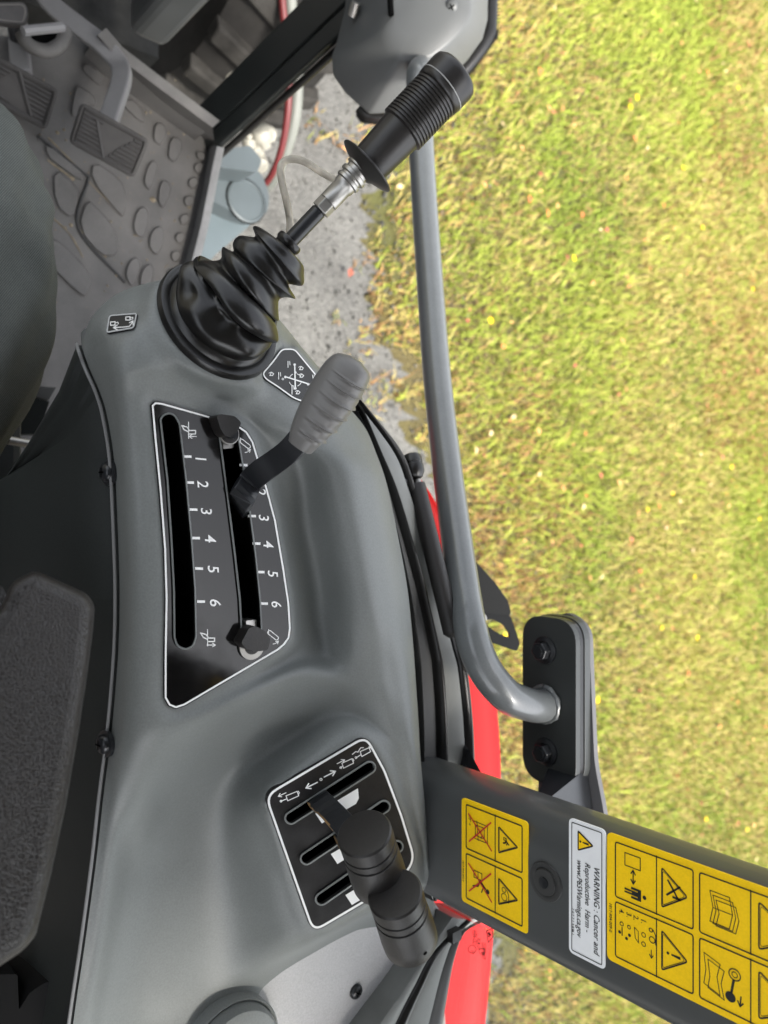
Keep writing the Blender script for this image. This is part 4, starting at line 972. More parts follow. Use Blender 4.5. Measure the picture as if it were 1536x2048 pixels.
# bracket that carries the flange on the post
bk = thing('rail_bracket', 'black welded bracket with pale outer plate holding the rail flange to the post', 'bracket', P(1180, 1520, .7))
xo = fl_x + .0225
a_ = [(yc + half + rz * .2, zc - rz * .8), (yc + half + rz * .95, zc + .1 * rz), (yc + half + rz * .5, zc + rz * .95), (yc - half, zc + rz * 1.15), (yc - half - rz * 1.5, zc + rz * 1.5), (yc - half - rz * 3.2, zc + rz * 1.6), (yc - half - rz * 3.2, zc - rz * 1.0)]
o = mobj('outer_plate', *slab([[Vector((xo, y, z)) for y, z in rnd(a_, .012, 5)]], Vector((.006, 0, 0))), mat('pale_bracket_paint', (.1, .097, .1), .5), bk, smooth=False)
gus = [Vector((xo - .001, yc - half - rz * .2, zc + rz * .9)), Vector((xo - .001, yc - half - rz * 2.6, zc + rz * 1.3)), Vector((FX + .045, ya - .02, zc + rz * 1.4)), Vector((FX + .045, ya - .02, zc - rz * .9)), Vector((xo - .001, yc - half - rz * 1.6, zc - rz * .9)), Vector((xo - .001, yc - half - rz * .2, zc - rz * .4))]
mobj('gusset', *join(slab([gus[:3] + gus[3:]], Vector((0.004, -.01, 0)))), MATS['black_painted_steel'], bk, smooth=False)

# ------------------------------------------------------------------ door frame strips between console and outside
frame = thing('door_frame', 'grey painted cab sill with black rubber seals running beside the console', 'door frame', P(850, 1300, .62))
L0 = [(640,738),(690,800),(712,829),(744,905),(762,973),(786,1061),(804,1145),(815,1207),(825,1300),(831,1342),(836,1450),(838,1581),(845,1700),(862,1800)]
L1 = [(652,742),(700,806),(716,835),(746,905),(765,973),(791,1061),(811,1145),(823,1207),(839,1300),(842,1342),(846,1450),(848,1581),(858,1700),(872,1800)]
L2 = [(658,744),(702,806),(720,835),(750,905),(778,973),(804,1061),(827,1145),(842,1207),(862,1300),(868,1342),(875,1450),(876,1581),(882,1700),(888,1800)]
L3 = [(664,744),(708,806),(722,828),(752,898),(785,973),(814,1061),(839,1145),(854,1207),(877,1300),(884,1342),(891,1450),(892,1581),(898,1700),(900,1800)]
L4 = [(668,742),(714,804),(722,815),(788,905),(815,973),(843,1061),(866,1145),(882,1207),(906,1300),(916,1342),(927,1450),(932,1581),(936,1700),(934,1800)]
L5 = [(672,742),(718,802),(727,812),(798,898),(828,973),(857,1061),(884,1145),(902,1207),(925,1300),(934,1342),(945,1450),(950,1581),(954,1700),(952,1800)]
def fz(u, v, base): return base
def band(name, A, Bn, za, zb_, bump, material, label=None, skirt=.04):
    pa = crom([tuple(PZ(*p, za)) for p in A], 8); pb = crom([tuple(PZ(*p, zb_)) for p in Bn], 8); n = 9; V, F = [], []
    for a, b in zip(pa, pb):
        a, b = Vector(a), Vector(b); V.append(a + Vector((0, 0, -skirt)))
        for k in range(n):
            t = k / (n - 1); V.append(a.lerp(b, t) + Vector((0, 0, bump * math.sin(math.pi * t) ** .7)))
        V.append(b + Vector((0, 0, -skirt)))
    n += 2
    for i in range(len(pa) - 1): F += [(i * n + k, i * n + k + 1, (i + 1) * n + k + 1, (i + 1) * n + k) for k in range(n - 1)]
    F += [tuple(range(n)), tuple((len(pa) - 1) * n + k for k in range(n))]
    return mobj(name, V, F, material, frame, auto=50, label=label)
band('inner_seal', L0, L1, -.475, -.472, .004, RUBBER)
band('inner_rail', L1, L2, -.476, -.476, .0, FRAMED)
band('middle_seal', L2, L3, -.474, -.474, .007, RUBBER)
band('outer_rail', L3, L4, -.478, -.478, .001, FRAMEM)
band('outer_seal', L4, L5, -.482, -.482, .005, RUBBER)
# rear half of the sill past the post
M0 = [(905,1835),(845,1920),(800,1990),(742,2075),(690,2160)]
M1 = [(935,1838),(868,1900),(830,1970),(790,2050),(745,2160)]
M2 = [(940,1838),(880,1900),(845,1970),(812,2050),(770,2160)]
M3 = [(962,1838),(915,1868),(888,1930),(862,2030),(830,2160)]
M4 = [(970,1838),(930,1858),(908,1915),(888,2030),(868,2160)]
band('rear_rail', M0, M1, -.478, -.478, .002, FRAMEM); band('rear_seal', M1, M2, -.479, -.479, .004, RUBBER); band('rear_outer_rail', M2, M3, -.480, -.480, .001, FRAMEM); band('rear_outer_seal', M3, M4, -.483, -.483, .004, FRAMED)
corner = [PZ(932, 1490, -.477), PZ(938, 1500, -.47), PZ(968, 1556, -.45), PZ(930, 1556, -.468)]
mobj('corner_gusset', *slab([corner], Vector((0, 0, -.03))), STEELB, frame, smooth=False)
hb = box(PZ(905, 1868, -.475), .012, .01, .012); mobj('rubber_stop', *hb, RUBBER, frame, smooth=False)

# ------------------------------------------------------------------ gas strut on the sill
gs = thing('gas_strut', 'black gas strut with ball socket lying beside the sill under the grab rail', 'gas strut', P(830, 940, .7))
ga, gb_ = P(832, 968, .675), P(905, 1265, .655)
gd = (gb_ - ga).normalized()
mobj('strut_rod', *lathe(P(829, 940, .68), gd, [(.0035, 0), (.0035, .05)], 16), CHROME, gs)
mobj('strut_cylinder', *lathe(ga, gd, [(.003, -.001), (.0078, 0), (.0083, .002), (.0083, (gb_ - ga).length), (.004, (gb_ - ga).length + .004)], 28), KNOB, gs)
so = P(822, 912, .683); sdv = (P(832, 960, .676) - so).normalized()
mobj('ball_socket', *lathe(so, sdv, [(.004, -.002), (.0082, 0), (.0092, .004), (.0092, .0075), (.0085, .008), (.0085, .0095), (.0094, .010), (.0094, .016), (.0068, .021), (.0038, .023)], 28), RUBBER, gs)
ba, bb_ = P(796, 968, .668), P(818, 930, .68)
mobj('ball_stud', *tube([ba, ba.lerp(bb_, .5), bb_], [.0058, .005, .0045], 14), CHROME, gs)
mobj('stud_nut', *lathe(ba, (bb_ - ba), [(.009, -.003), (.009, .004), (.006, .0045)], 6), STEELB, gs, smooth=False)

# ------------------------------------------------------------------ door latch plate outside
lt = thing('door_latch', 'bent black latch plate with oblong opening, outside behind the grab rail', 'latch', P(990, 1220, .86))
LATM = mat('latch_black', (.008, .0085, .0085), .55, spec=.25)
PLT1 = Plane.three(P(950, 1130, .86), P(1020, 1225, .855), P(945, 1240, .84))
pl1 = [(945,1120),(953,1124),(990,1165),(1015,1200),(1022,1222),(1020,1232),(960,1226),(930,1215)]
o = mobj('latch_plate', *slab([[PLT1(*p) for p in rnd(pl1, 5, 3)]], Vector((.002, 0, -.003))), LATM, lt, smooth=False)
PLT2 = Plane.three(P(1020, 1230, .855), P(1035, 1300, .84), P(950, 1235, .84))
pl2 = [(958,1226),(1021,1231),(1032,1262),(1040,1288),(1034,1303),(985,1286),(930,1275),(925,1226)]
hole = [(970,1240),(985,1238),(1008,1250),(1020,1268),(1019,1276),(1000,1268),(978,1255)]
o = mobj('latch_lip', *slab([[PLT2(*p) for p in rnd(pl2, 6, 3)], [PLT2(*p) for p in rnd(hole, 6, 3)]], Vector((.002, 0, -.004))), LATM, lt, smooth=False)
mobj('latch_pin', *lathe(P(962, 1238, .835), Vector((-.6, .3, .6)), [(.006, 0), (.006, .006), (.003, .009)], 16), CHROME, lt)

# ------------------------------------------------------------------ red fender outside
fen = thing('rear_fender', 'bright red rear wheel fender just outside the cab sill', 'fender', P(950, 1600, .8))
fe = [(700,770),(728,812),(765,858),(808,915),(860,985),(900,1060),(940,1160),(970,1270),(990,1380),(1000,1500),(1001,1600),(997,1720),(988,1850),(980,1950),(970,2048),(955,2160)]
fi = [(690,775),(705,815),(735,862),(770,920),(800,990),(825,1070),(840,1170),(850,1280),(860,1390),(865,1500),(868,1600),(870,1720),(860,1850),(850,1950),(840,2048),(820,2160)]
dzf = -.545
pe = crom([tuple(PZ(u, v, dzf - .05 * max(0, 1 - i / 6) ** 2)) for i, (u, v) in enumerate(fe)], 6); pi_ = crom([tuple(PZ(u, v, dzf - .05 * max(0, 1 - i / 6) ** 2)) for i, (u, v) in enumerate(fi)], 6)
V, F = [], []; prof = [(1.0, 0), (.97, -.004), (.88, -.006), (.5, -.006), (0, -.006)]
for a, b in zip(pe, pi_):
    a, b = Vector(a), Vector(b)
    V += [a + Vector((.012, 0, -.26)), a + Vector((.01, 0, -.022)), a + Vector((.006, 0, -.007)), a + Vector((0, 0, 0))] + [b.lerp(a, t) + Vector((0, 0, h)) for t, h in ((.93, .001), (.85, -.003), (.5, -.004), (0, -.004))]
n = 8
for i in range(len(pe) - 1): F += [(i * n + k, i * n + k + 1, (i + 1) * n + k + 1, (i + 1) * n + k) for k in range(n - 1)]
mobj('fender_skin', V, F, REDPAINT, fen, auto=50)

# ------------------------------------------------------------------ rear quarter glass with the safety mark
def glass_mat():
    M = bpy.data.materials.new('clear_glass'); M.use_nodes = True
    n = M.node_tree.nodes; l = M.node_tree.links; n.remove(n['Principled BSDF'])
    tr = n.new('ShaderNodeBsdfTransparent'); tr.inputs[0].default_value = (.96, .975, .965, 1); gl = n.new('ShaderNodeBsdfGlossy'); gl.inputs['Roughness'].default_value = .02
    fr = n.new('ShaderNodeFresnel'); fr.inputs[0].default_value = 1.45; mx = n.new('ShaderNodeMixShader')
    l.new(fr.outputs[0], mx.inputs[0]); l.new(tr.outputs[0], mx.inputs[1]); l.new(gl.outputs[0], mx.inputs[2]); l.new(mx.outputs[0], n['Material Output'].inputs[0]); return M
g0, g1 = PZ(935, 1840, -.475), PZ(868, 2160, -.475)
gdir = (g1 - g0); gdir.z = 0; gdir.normalize()
qw = thing('quarter_window', 'clear rear quarter glass with small black safety marking, behind the post', 'window', g0)
ge = g0 + gdir * 1.0
gpl = [g0 + Vector((0, 0, -.035)), ge + Vector((0, 0, -.035)), ge + Vector((0, 0, .8)), g0 + Vector((0, 0, .8))]
nv = gdir.cross(Vector((0, 0, 1))).normalized()
gpane = mobj('glass_pane', *slab([gpl], nv * .004), glass_mat(), qw, smooth=False)
PG = Plane(g0, nv); toc = 1 if nv.dot(CAM - g0) > 0 else -1
if toc > 0:
    for v_ in gpane.data.vertices: v_.co -= nv * .0045
ax_a = PG(972, 1843); ax_b = PG(948, 1915)
zx = lambda a, b: (480 + a / 3, 1440 + b / 3)
s = Sheet(lambda a, b, o: PG(a, b, o), .0006)
# mirrored lettering: read from outside
def back(body, at, h, k=1.0, wd=-1): s.text(body, zx(*at), (0, h * wd * k), (h, h * .35))
back('TEMPERED', (1450, 1432), 8.0, .62); back('AS2 M200', (1424, 1375), 6.4, .6); back('OD-AEH', (1396, 1345), 9.0, .6); back('8', (1378, 1240), 4.5)
s.circ(zx(1393, 1375), 8.5, 1.2); s.text('E3', zx(1384, 1398), (0, -7 * .62), (7, 2)); s.circ(zx(1452, 1388), 6.5, 1.0); s.text('00', zx(1446, 1400), (0, -4 * .62), (4.5, 1.5))
q = [zx(1480, 1265), zx(1512, 1252), zx(1518, 1300), zx(1490, 1335)]; s.line(q, 1.5, True); s.line([zx(1490, 1280), zx(1504, 1290)], 3.2); s.line([zx(1496, 1275), zx(1494, 1300)], 2.4)
s.done('glass_marking', BLACKP, qw)

# ------------------------------------------------------------------ cab floor
FZ = -1.085
fl_px = [(-60, 60), (60, 80), (130, 60), (180, 80), (300, 170), (420, 262), (433, 290), (420, 340), (395, 440), (370, 540), (345, 640), (300, 760), (200, 900), (-120, 1000), (-200, 500)]
flo = mobj('floor', *slab([[PZ(u, v, FZ) for u, v in fl_px]], Vector((0, 0, -.03))), FLOORM, kind='structure', smooth=False, loc=PZ(250, 400, FZ))
def px_floor(u, v, h): return PZ(u, v, FZ + h)
def z1(a, b): return (a / 3, b / 3)
pads = [  # raised tread pads measured in the enlargement of the mat
 [(495,400),(515,375),(610,430),(628,460),(610,510),(590,512),(500,430)],
 [(455,520),(478,515),(570,575),(575,640),(520,620),(450,705),(422,680)],
 [(650,520),(680,490),(730,520),(700,570),(660,570)],
 [(720,620),(860,750),(872,700),(840,630),(790,590)],
 [(930,735),(985,740),(1005,800),(970,870),(945,865),(918,835)],
 [(1025,820),(1085,830),(1100,890),(1050,975),(1020,960),(1005,930)],
 [(890,985),(930,955),(950,1010),(905,1140),(880,1130),(860,1080)],
 [(965,1080),(1010,1085),(1030,1140),(985,1250),(960,1235),(945,1190)],
 [(820,1260),(870,1235),(900,1290),(870,1420),(830,1425),(795,1370)],
 [(910,1380),(970,1350),(995,1420),(950,1530),(920,1520),(890,1470)],
 [(560,960),(720,1070),(760,1170),(745,1300),(720,1290),(545,1080)],
 [(520,1190),(600,1260),(690,1370),(712,1480),(690,1540),(600,1530),(470,1370)],
 [(320,1000),(470,1120),(470,1190),(440,1320),(330,1230)],
 [(270,850),(480,1020),(500,1050),(490,1090),(340,985),(280,930)],
 [(1180,905),(1235,915),(1235,960),(1195,965),(1175,930)],
]
for i in range(7):
    x, y = 1195 - 26 * i, 960 + 110 * i
    if i > 0: pads.append([(x - 25, y - 5), (x + 15, y - 8), (x + 25, y + 35), (x - 5, y + 62), (x - 30, y + 58), (x - 42, y + 20)])
    else: pads.append([(1180, 970), (1222, 978), (1218, 1020), (1190, 1050), (1158, 1010)])
pads += [[(780,1560),(830,1540),(850,1600),(800,1720),(770,1700),(750,1640)], [(860,1600),(910,1580),(930,1640),(890,1760),(860,1750),(835,1690)], [(300,1400),(480,1560),(560,1680),(520,1780),(470,1760),(270,1560)]]
def chaikin(q, k=1):
    for _ in range(k):
        q = [w for a, b in zip(q, q[1:] + q[:1]) for w in ((a[0] * .75 + b[0] * .25, a[1] * .75 + b[1] * .25), (a[0] * .25 + b[0] * .75, a[1] * .25 + b[1] * .75))]
    return q
for q in pads:
    poly = clean(chaikin([z1(*p) for p in q]))
    lo_, hi_ = [px_floor(*p, .0005) for p in poly], [px_floor(*p, .0045) for p in offs(poly, 1.5)]
    n = min(len(lo_), len(hi_)); V = lo_[:n] + hi_[:n]; F = [(i, (i + 1) % n, (i + 1) % n + n, i + n) for i in range(n)]
    V2, F2 = fill([hi_[:n]])
    mobj('tread_pad', *join((V, F), (V2, F2)), FLOORM, flo, smooth=False)
# raised dividing ridges and dried mud along them
for a in ([(75, 272), (165, 345), (176, 360), (156, 456), (250, 565)], ):
    pr = crom([(u, v) for u, v in a], 6)
    mobj('mat_seam', *tube([px_floor(u, v, .001) for u, v in pr], .0022, 8), mat('dark_seam', (.02, .02, .02), .8), flo)
for a, w in (([(95, 275), (165, 344)], .002), ([(176, 360), (245, 432)], .0018), ([(95, 320), (150, 360)], .003), ([(160, 460), (212, 515)], .0025), ([(100, 430), (140, 470), (165, 515)], .002), ([(265, 470), (285, 470), (293, 445)], .0015)):
    pr = crom([(u + rng.normal(0, 1), v) for u, v in a], 8)
    mobj('mud_streak', *tube([px_floor(u, v, .0008) for u, v in pr], [w * .45 * (.6 + rng.random() * .8) for _ in pr], 6, hint=Vector((1, 0, 0))), DIRT, flo)
for u, v in ((145, 357), (120, 323), (136, 330), (142, 450), (115, 265), (72, 390), (128, 325)):
    mobj('mud_crumb', *lathe(px_floor(u, v, 0), Vector((0, 0, 1)), [(.003, 0), (.002, .0012), (.0003, .0015)], 7), DIRT, flo)
grit = ([], [])
for i in range(260):
    u, v = rng.uniform(60, 380), rng.uniform(150, 620); c = px_floor(u, v, 0.0005); r = rng.gamma(2, .0005) + .0003
    grit = join(grit, ([c + Vector((r * math.cos(t) * rng.uniform(.6, 1.3), r * math.sin(t) * rng.uniform(.6, 1.3), 0)) for t in (0, 1.6, 3.1, 4.7)] + [c + Vector((0, 0, r * .8))], [(0, 1, 4), (1, 2, 4), (2, 3, 4), (3, 0, 4)]))
mobj('floor_grit', *grit, DIRT, flo, smooth=False, kind='stuff')
pf_ = mobj('cab_platform', *box((-.19, -.27, CAM.z + FZ - .055), 1.22, 1.12, .04), mat('platform_black', (.02, .02, .02), .8, spec=.15), kind='structure', smooth=False, loc=(-.19, -.27, CAM.z + FZ - .055))
def ribbon3(pts, up): return [p + up for p in pts]
# sill at the door side, front lip
sill_in = [(420, 285), (405, 380), (385, 470), (355, 575), (330, 660)]; sill_out = [(434, 292), (424, 340), (402, 450), (372, 570), (350, 660)]
a = [PZ(u, v, FZ + .004) for u, v in sill_in]; b = [PZ(u, v, FZ + .03) for u, v in sill_out]; c = [p + Vector((.012, 0, .002)) for p in b]; d = [p + Vector((0, 0, -.12)) for p in c]
V = [p for q in zip(a, b, c, d) for p in q]; n = 4
ds_ = mobj('door_sill', V, [(i * n + k, i * n + k + 1, (i + 1) * n + k + 1, (i + 1) * n + k) for i in range(4) for k in range(3)], mat('worn_sill_metal', (.2, .2, .2), .35, metal=.3, var=.2, vscale=30), kind='structure', smooth=False, loc=a[2])
lip = [(195, 70), (230, 110), (330, 185), (425, 255)]; lipb = [(180, 82), (215, 130), (320, 215), (430, 292)]
a = [PZ(u, v, FZ + .075) for u, v in lip]; b = [PZ(u, v, FZ + .002) for u, v in lipb]; c = [p + Vector((.01, .012, .004)) for p in a]; d = [p + Vector((0, 0, -.25)) for p in c]
V = [p for q in zip(b, a, c, d) for p in q]
mobj('floor_lip', V, [(i * n + k, i * n + k + 1, (i + 1) * n + k + 1, (i + 1) * n + k) for i in range(3) for k in range(3)], FLOORM, kind='structure', loc=a[1], auto=30)

# ------------------------------------------------------------------ pedals
def pedal(name, label, corners, plane_pt, nrm, tri_px, arm, grp):
    PLp = Plane(plane_pt, nrm); t = thing(name, label, 'pedal', plane_pt, group=grp)
    o = mobj('pad', *slab([[PLp(*p) for p in rnd(corners, 14, 4)]], PLp.n * -.012), PEDALR, t, smooth=False); bev(o, .002, 2)
    s = Sheet(lambda a, b, o_: PLp(a, b, o_), .0); 
    rim = clean(offs(rnd(corners, 14, 4), 3)); rin = offs(rim, 5); n = len(rim)
    V = [PLp(*p, h) for lp, h in ((rim, .0003), (offs(rim, 1), .0035), (offs(rim, 4), .0035), (rin, .0003)) for p in lp]
    mobj('rim', V, [(r * n + k, r * n + (k + 1) % n, (r + 1) * n + (k + 1) % n, (r + 1) * n + k) for r in range(3) for k in range(n)], PEDALR, t)
    c = [np.array(p, float) for p in corners]      # order: tl, tr, br, bl
    nr = 9; tp = [np.array(p, float) for p in tri_px]
    def inside(p):
        sg = [np.cross(tp[(i + 1) % 3] - tp[i], p - tp[i]) for i in range(3)]; return all(x > 0 for x in sg) or all(x < 0 for x in sg)
    for i in range(nr):
        f = (i + 1) / (nr + 1); a, b = c[0] * (1 - f) + c[3] * f, c[1] * (1 - f) + c[2] * f
        a, b = a + (b - a) * .08, b + (a - b) * .08
        pts = [a + (b - a) * x for x in np.linspace(0, 1, 40)]; run = []
        for p in pts + [None]:
            if p is not None and not inside(p): run.append(p)
            else:
                if len(run) > 3:
                    mobj('rib', *tube([PLp(*run[0], .0012), PLp(*run[-1], .0012)], .0021, 6, hint=PLp.n), PEDALR, t)
                run = []
    mobj('triangle_ridge', *tube([PLp(*p, .0016) for p in (tp[0], tp[1])], .0024, 6, hint=PLp.n), PEDALR, t)
    if arm is not None:
        pr = crom([tuple(P(*p)) for p in arm], 6)
        w = .026
        st = mobj('arm', *strap([Vector(p) for p in pr], [w] * len(pr), .012, Vector((.75, .1, .65)).normalized()), ARMM, t, smooth=False); bev(st, .003, 2)
    return t
np.cross2 = None
pedal('brake_pedal', 'ribbed black pedal on a cranked grey arm, nearer the door', [(163, 203), (300, 280), (268, 358), (137, 285)], P(218, 280, .985), Vector((-.25, -.45, .86)), [(193, 240), (206, 316), (268, 278)],
      [(75, -30, 1.03), (110, 15, 1.03), (160, 55, 1.03), (205, 90, 1.03), (236, 125, 1.03), (244, 150, 1.02), (238, 180, 1.01), (226, 215, 1.0), (215, 250, .99)], 'foot pedals on the cab floor')
pedal('drive_pedal', 'ribbed black pedal partly hidden by the knee', [(-25, 100), (118, 180), (92, 262), (-60, 180)], P(45, 185, .985), Vector((-.25, -.45, .86)), [(38, 140), (62, 232), (-30, 170)],
      [(30, 20, 1.03), (36, 60, 1.02), (40, 110, 1.0), (44, 150, .99)], 'foot pedals on the cab floor')
# small upper pedal pad, pedestal and moulded pocket
up_ = thing('rocker_pad', 'small rimmed brown-black pedal pad beside the steering pedestal', 'pedal', P(25, 28, .93))
PU = Plane(P(25, 28, .93), Vector((-.3, -.2, .9)))
q = [(-20, 5), (48, 4), (57, 20), (50, 50), (0, 45), (-25, 35)]
o = mobj('pad', *slab([[PU(*p) for p in rnd(q, 10, 4)]], PU.n * -.014), PEDALR, up_, smooth=False); bev(o, .003, 2)
s = Sheet(lambda a, b, o_: PU(a, b, o_), .0012); s.ring(offs(rnd(q, 10, 4), 4), 2.2); s.done('rim', mat('worn_rim', (.12, .11, .1), .5), up_)
mobj('stalk', *tube([P(25, 40, .95), P(32, 70, 1.0), P(40, 130, 1.06)], .009, 12), STEELB, up_)
ped = thing('steering_pedestal', 'dark plastic steering pedestal at the front of the cab floor', 'pedestal', PZ(60, 20, FZ))
pk = P(85, 80, 1.12)
def pedestal():
    V, F = [], []; rows = [(FZ, 1.0), (FZ + .10, .96), (FZ + .22, .8), (FZ + .4, .62), (FZ + .6, .5)]
    c = PZ(20, -70, FZ); sec = rnd([(-.30, -.17), (.12, -.17), (.19, -.03), (.19, .25), (-.30, .25)], .04, 5); n = len(sec)
    for z, k in rows: V += [Vector((c.x + p[0] * k, c.y + .20 + p[1] * k + (1 - k) * .12, CAM.z + z)) for p in sec]
    for i in range(len(rows) - 1): F += [(i * n + k, i * n + (k + 1) % n, (i + 1) * n + (k + 1) % n, (i + 1) * n + k) for k in range(n)]
    F.append(tuple((len(rows) - 1) * n + k for k in range(n))); return V, F
mobj('pedestal_cover', *pedestal(), SIDE, ped, auto=50)
mobj('pocket_rim', *tube([PZ(u, v, FZ + .06) for u, v in crom([(44, 66), (52, 84), (72, 98), (98, 102), (120, 90), (130, 70), (126, 58)], 6)], .009, 10), FLOORM, ped)
mobj('pocket_edge', *tube([PZ(u, v, FZ + .10) for u, v in crom([(46, 62), (85, 58), (126, 54)], 6)], .006, 8), ARMM, ped)
pb = [PZ(u, v, FZ + .045) for u, v in crom([(46, 66), (56, 86), (75, 98), (98, 100), (120, 88), (129, 70), (126, 58), (85, 60)], 4)]
mobj('pocket_floor', *fill([pb]), VOID, ped, smooth=False)

# ------------------------------------------------------------------ front door post and grey cover
dp = thing('door_post', 'black angled front door post rising from the floor corner', 'post', P(432, 262, 1.2))
pa, pb_ = P(428, 262, 1.205), P(735, -30, .965)
dirp = (pb_ - pa).normalized(); pb_ = pb_ + dirp * .3; pa = pa - dirp * .05
wv = (P(600, 175, 1.05) - P(530, 88, 1.05)); wv = (wv - dirp * wv.dot(dirp)).normalized(); tv = dirp.cross(wv)
def bar(name, a, b, secs, material):
    V = [p + wv * x + tv * y for p in (a, b) for x, y in secs]; n = len(secs)
    return mobj(name, V, [tuple(range(n)), tuple(range(n, 2 * n))] + [(k, (k + 1) % n, (k + 1) % n + n, k + n) for k in range(n)], material, dp, smooth=False)
sgn = 1 if tv.dot(CAM - pa) > 0 else -1
DKP = mat('black_post_paint', (.012, .014, .014), .28, var=.1)
o = bar('post_bar', pa, pb_, [(-.036, -.02), (.006, -.02), (.006, .012 * sgn), (-.03, .012 * sgn), (-.036, .006 * sgn)], DKP); bev(o, .003, 2)
o = bar('post_step', pa, pb_, [(.0062, -.02), (.03, -.02), (.03, .004 * sgn), (.0062, .004 * sgn)], DKP); bev(o, .003, 2)
mobj('post_seal', *tube([pa + wv * .034, pb_ + wv * .034], .0055, 12), RUBBER, dp)
mobj('post_groove', *tube([pa + wv * .018 + tv * sgn * .005, pb_ + wv * .018 + tv * sgn * .005], .003, 8), RUBBER, dp)

cov = thing('post_cover', 'faceted grey plastic housing with black brush edge, at the front end of the grab rail', 'housing', P(830, 100, .9))
CVM = mat('mid_grey_housing', (.088, .091, .09), .45, bump=.1, bscale=1200, bdist=.0003, var=.05)
def cover():
    # outline rings from the inner face (towards the cab) to the outer edge
    fr = [(700, -120), (690, 20), (672, 90), (664, 110), (666, 150), (690, 185), (720, 212), (738, 228), (800, 225), (850, 205), (900, 158), (935, 120), (965, 78), (975, 40), (978, -120)]
    mid = [(760, -120), (762, 20), (760, 50), (758, 70), (765, 95), (778, 112), (790, 120), (800, 125), (835, 122), (865, 112), (895, 90), (915, 70), (935, 45), (942, 20), (942, -120)]
    top = [(785, -120), (785, 10), (785, 25), (785, 35), (790, 48), (798, 58), (806, 64), (815, 68), (838, 68), (858, 62), (878, 50), (893, 38), (905, 22), (910, 5), (910, -120)]
    rings = [[P(u * .985 + 12, v * .985, 1.03) for u, v in fr], [P(u, v, .955) for u, v in fr], [P(u, v, .895) for u, v in mid], [P(u, v, .885) for u, v in top]]
    n = len(fr); V = [p for r in rings for p in r]; F = []
    for i in range(len(rings) - 1): F += [(i * n + k, i * n + (k + 1) % n, (i + 1) * n + (k + 1) % n, (i + 1) * n + k) for k in range(n)]
    F.append(tuple(len(V) - n + k for k in range(n))); F.append(tuple(range(n))); return V, F, fr
V, F, fr = cover(); o = mobj('housing_shell', V, F, CVM, cov, smooth=True, auto=80); bev(o, .006, 4)
brush = [P(u + 1 + 5 * min(1, max(0, (u - 760) / 80)), v + 5, .985) for u, v in crom(fr[6:], 5)]
mobj('brush_edge', *tube(brush, .0085, 12), RUBBER, cov)
bris = ([], [])
for i, (a, b) in enumerate(zip(brush[:-1], brush[1:])):
    for t in np.linspace(0, 1, 4, endpoint=False):
        c = a.lerp(b, t); d = (c - P(820, 60, 1.0)).normalized(); e = (b - a).normalized() * .0012
        bris = join(bris, ([c + d * .007 - e, c + d * .007 + e, c + d * .0135], [(0, 1, 2)]))
mobj('bristles', *bris, RUBBER, cov, smooth=False, kind='stuff')
mobj('slot', *tube([P(780, -4, .883), P(782, 30, .884)], .0035, 10), VOID, cov)
screw(cov, P(903, 14, .887), (CAM - P(903, 14, .887)), .0075, CVM)
o = mobj('edge_notch', *tube([P(712, 5, .92), P(704, 32, .93)], .006, 10), CHROME, cov)

# ------------------------------------------------------------------ outside at the front: wheel, frame, step, hoses
whc = Vector((.90, 1.36, .42)); wheel = thing('front_wheel', 'black front tyre with chunky tread lugs beyond the floor lip', 'wheel', whc)
WR, WW = .42, .30
mobj('tyre', *lathe(whc, Vector((1, 0, 0)), [(WR * .55, -WW * .42), (WR * .8, -WW * .5), (WR * .93, -WW * .46), (WR * .965, -WW * .3), (WR * .97, 0), (WR * .965, WW * .3), (WR * .93, WW * .46), (WR * .8, WW * .5), (WR * .55, WW * .42)], 72, cap=False), TYRE, wheel)
mobj('rim', *lathe(whc, Vector((1, 0, 0)), [(WR * .56, -WW * .4), (WR * .5, -WW * .3), (WR * .45, .02), (.05, .05), (.001, .05)], 40), mat('red_rim_paint', (.5, .02, .02), .4), wheel)
nl = 22; LUGM = mat('dusty_tread_rubber', (.024, .0225, .0205), .8, bump=.3, bscale=150, bdist=.002, var=.6, vscale=14, spec=.15)
for side in (-1, 1):
    V, F = [], []
    for i in range(nl):
        t = 2 * math.pi * (i + (.5 if side > 0 else 0)) / nl
        if not (1.0 < (t % (2 * math.pi)) / math.pi * 1 < 2.2 or True): continue
        def lp(x, th, r): return whc + Vector((x, math.cos(th) * r, math.sin(th) * r))
        h = .035
        q = []
        for r in (WR * .955, WR * .955 + h):
            k = 0.0 if r < WR else .012
            q += [lp(side * WW * .02, t + .00 + k, r), lp(side * WW * .02, t + .13 - k, r), lp(side * WW * .49, t + .02 - k, r * .975), lp(side * WW * .49, t - .10 + k, r * .975)]
        V, F = join((V, F), (q, [(0, 1, 2, 3), (4, 7, 6, 5), (0, 4, 5, 1), (1, 5, 6, 2), (2, 6, 7, 3), (3, 7, 4, 0)]))
    # one mesh per row side; individual lugs
    for i in range(nl):
        lug = mobj('tread_lug', V[i * 8:i * 8 + 8], [(0, 1, 2, 3), (4, 7, 6, 5), (0, 4, 5, 1), (1, 5, 6, 2), (2, 6, 7, 3), (3, 7, 4, 0)], LUGM, wheel, smooth=False); bev(lug, .006, 2)
chs = thing('chassis_frame', 'black tractor underframe plate below the cab front', 'frame', (.55, 1.0, .6))
o = mobj('frame_plate', *box((.28, 1.25, .62), .62, .9, .06), mat('grimy_black', (.02, .02, .019), .85, spec=.12, bump=.4, bscale=90, bdist=.003, var=.4, vscale=20), chs, smooth=False)
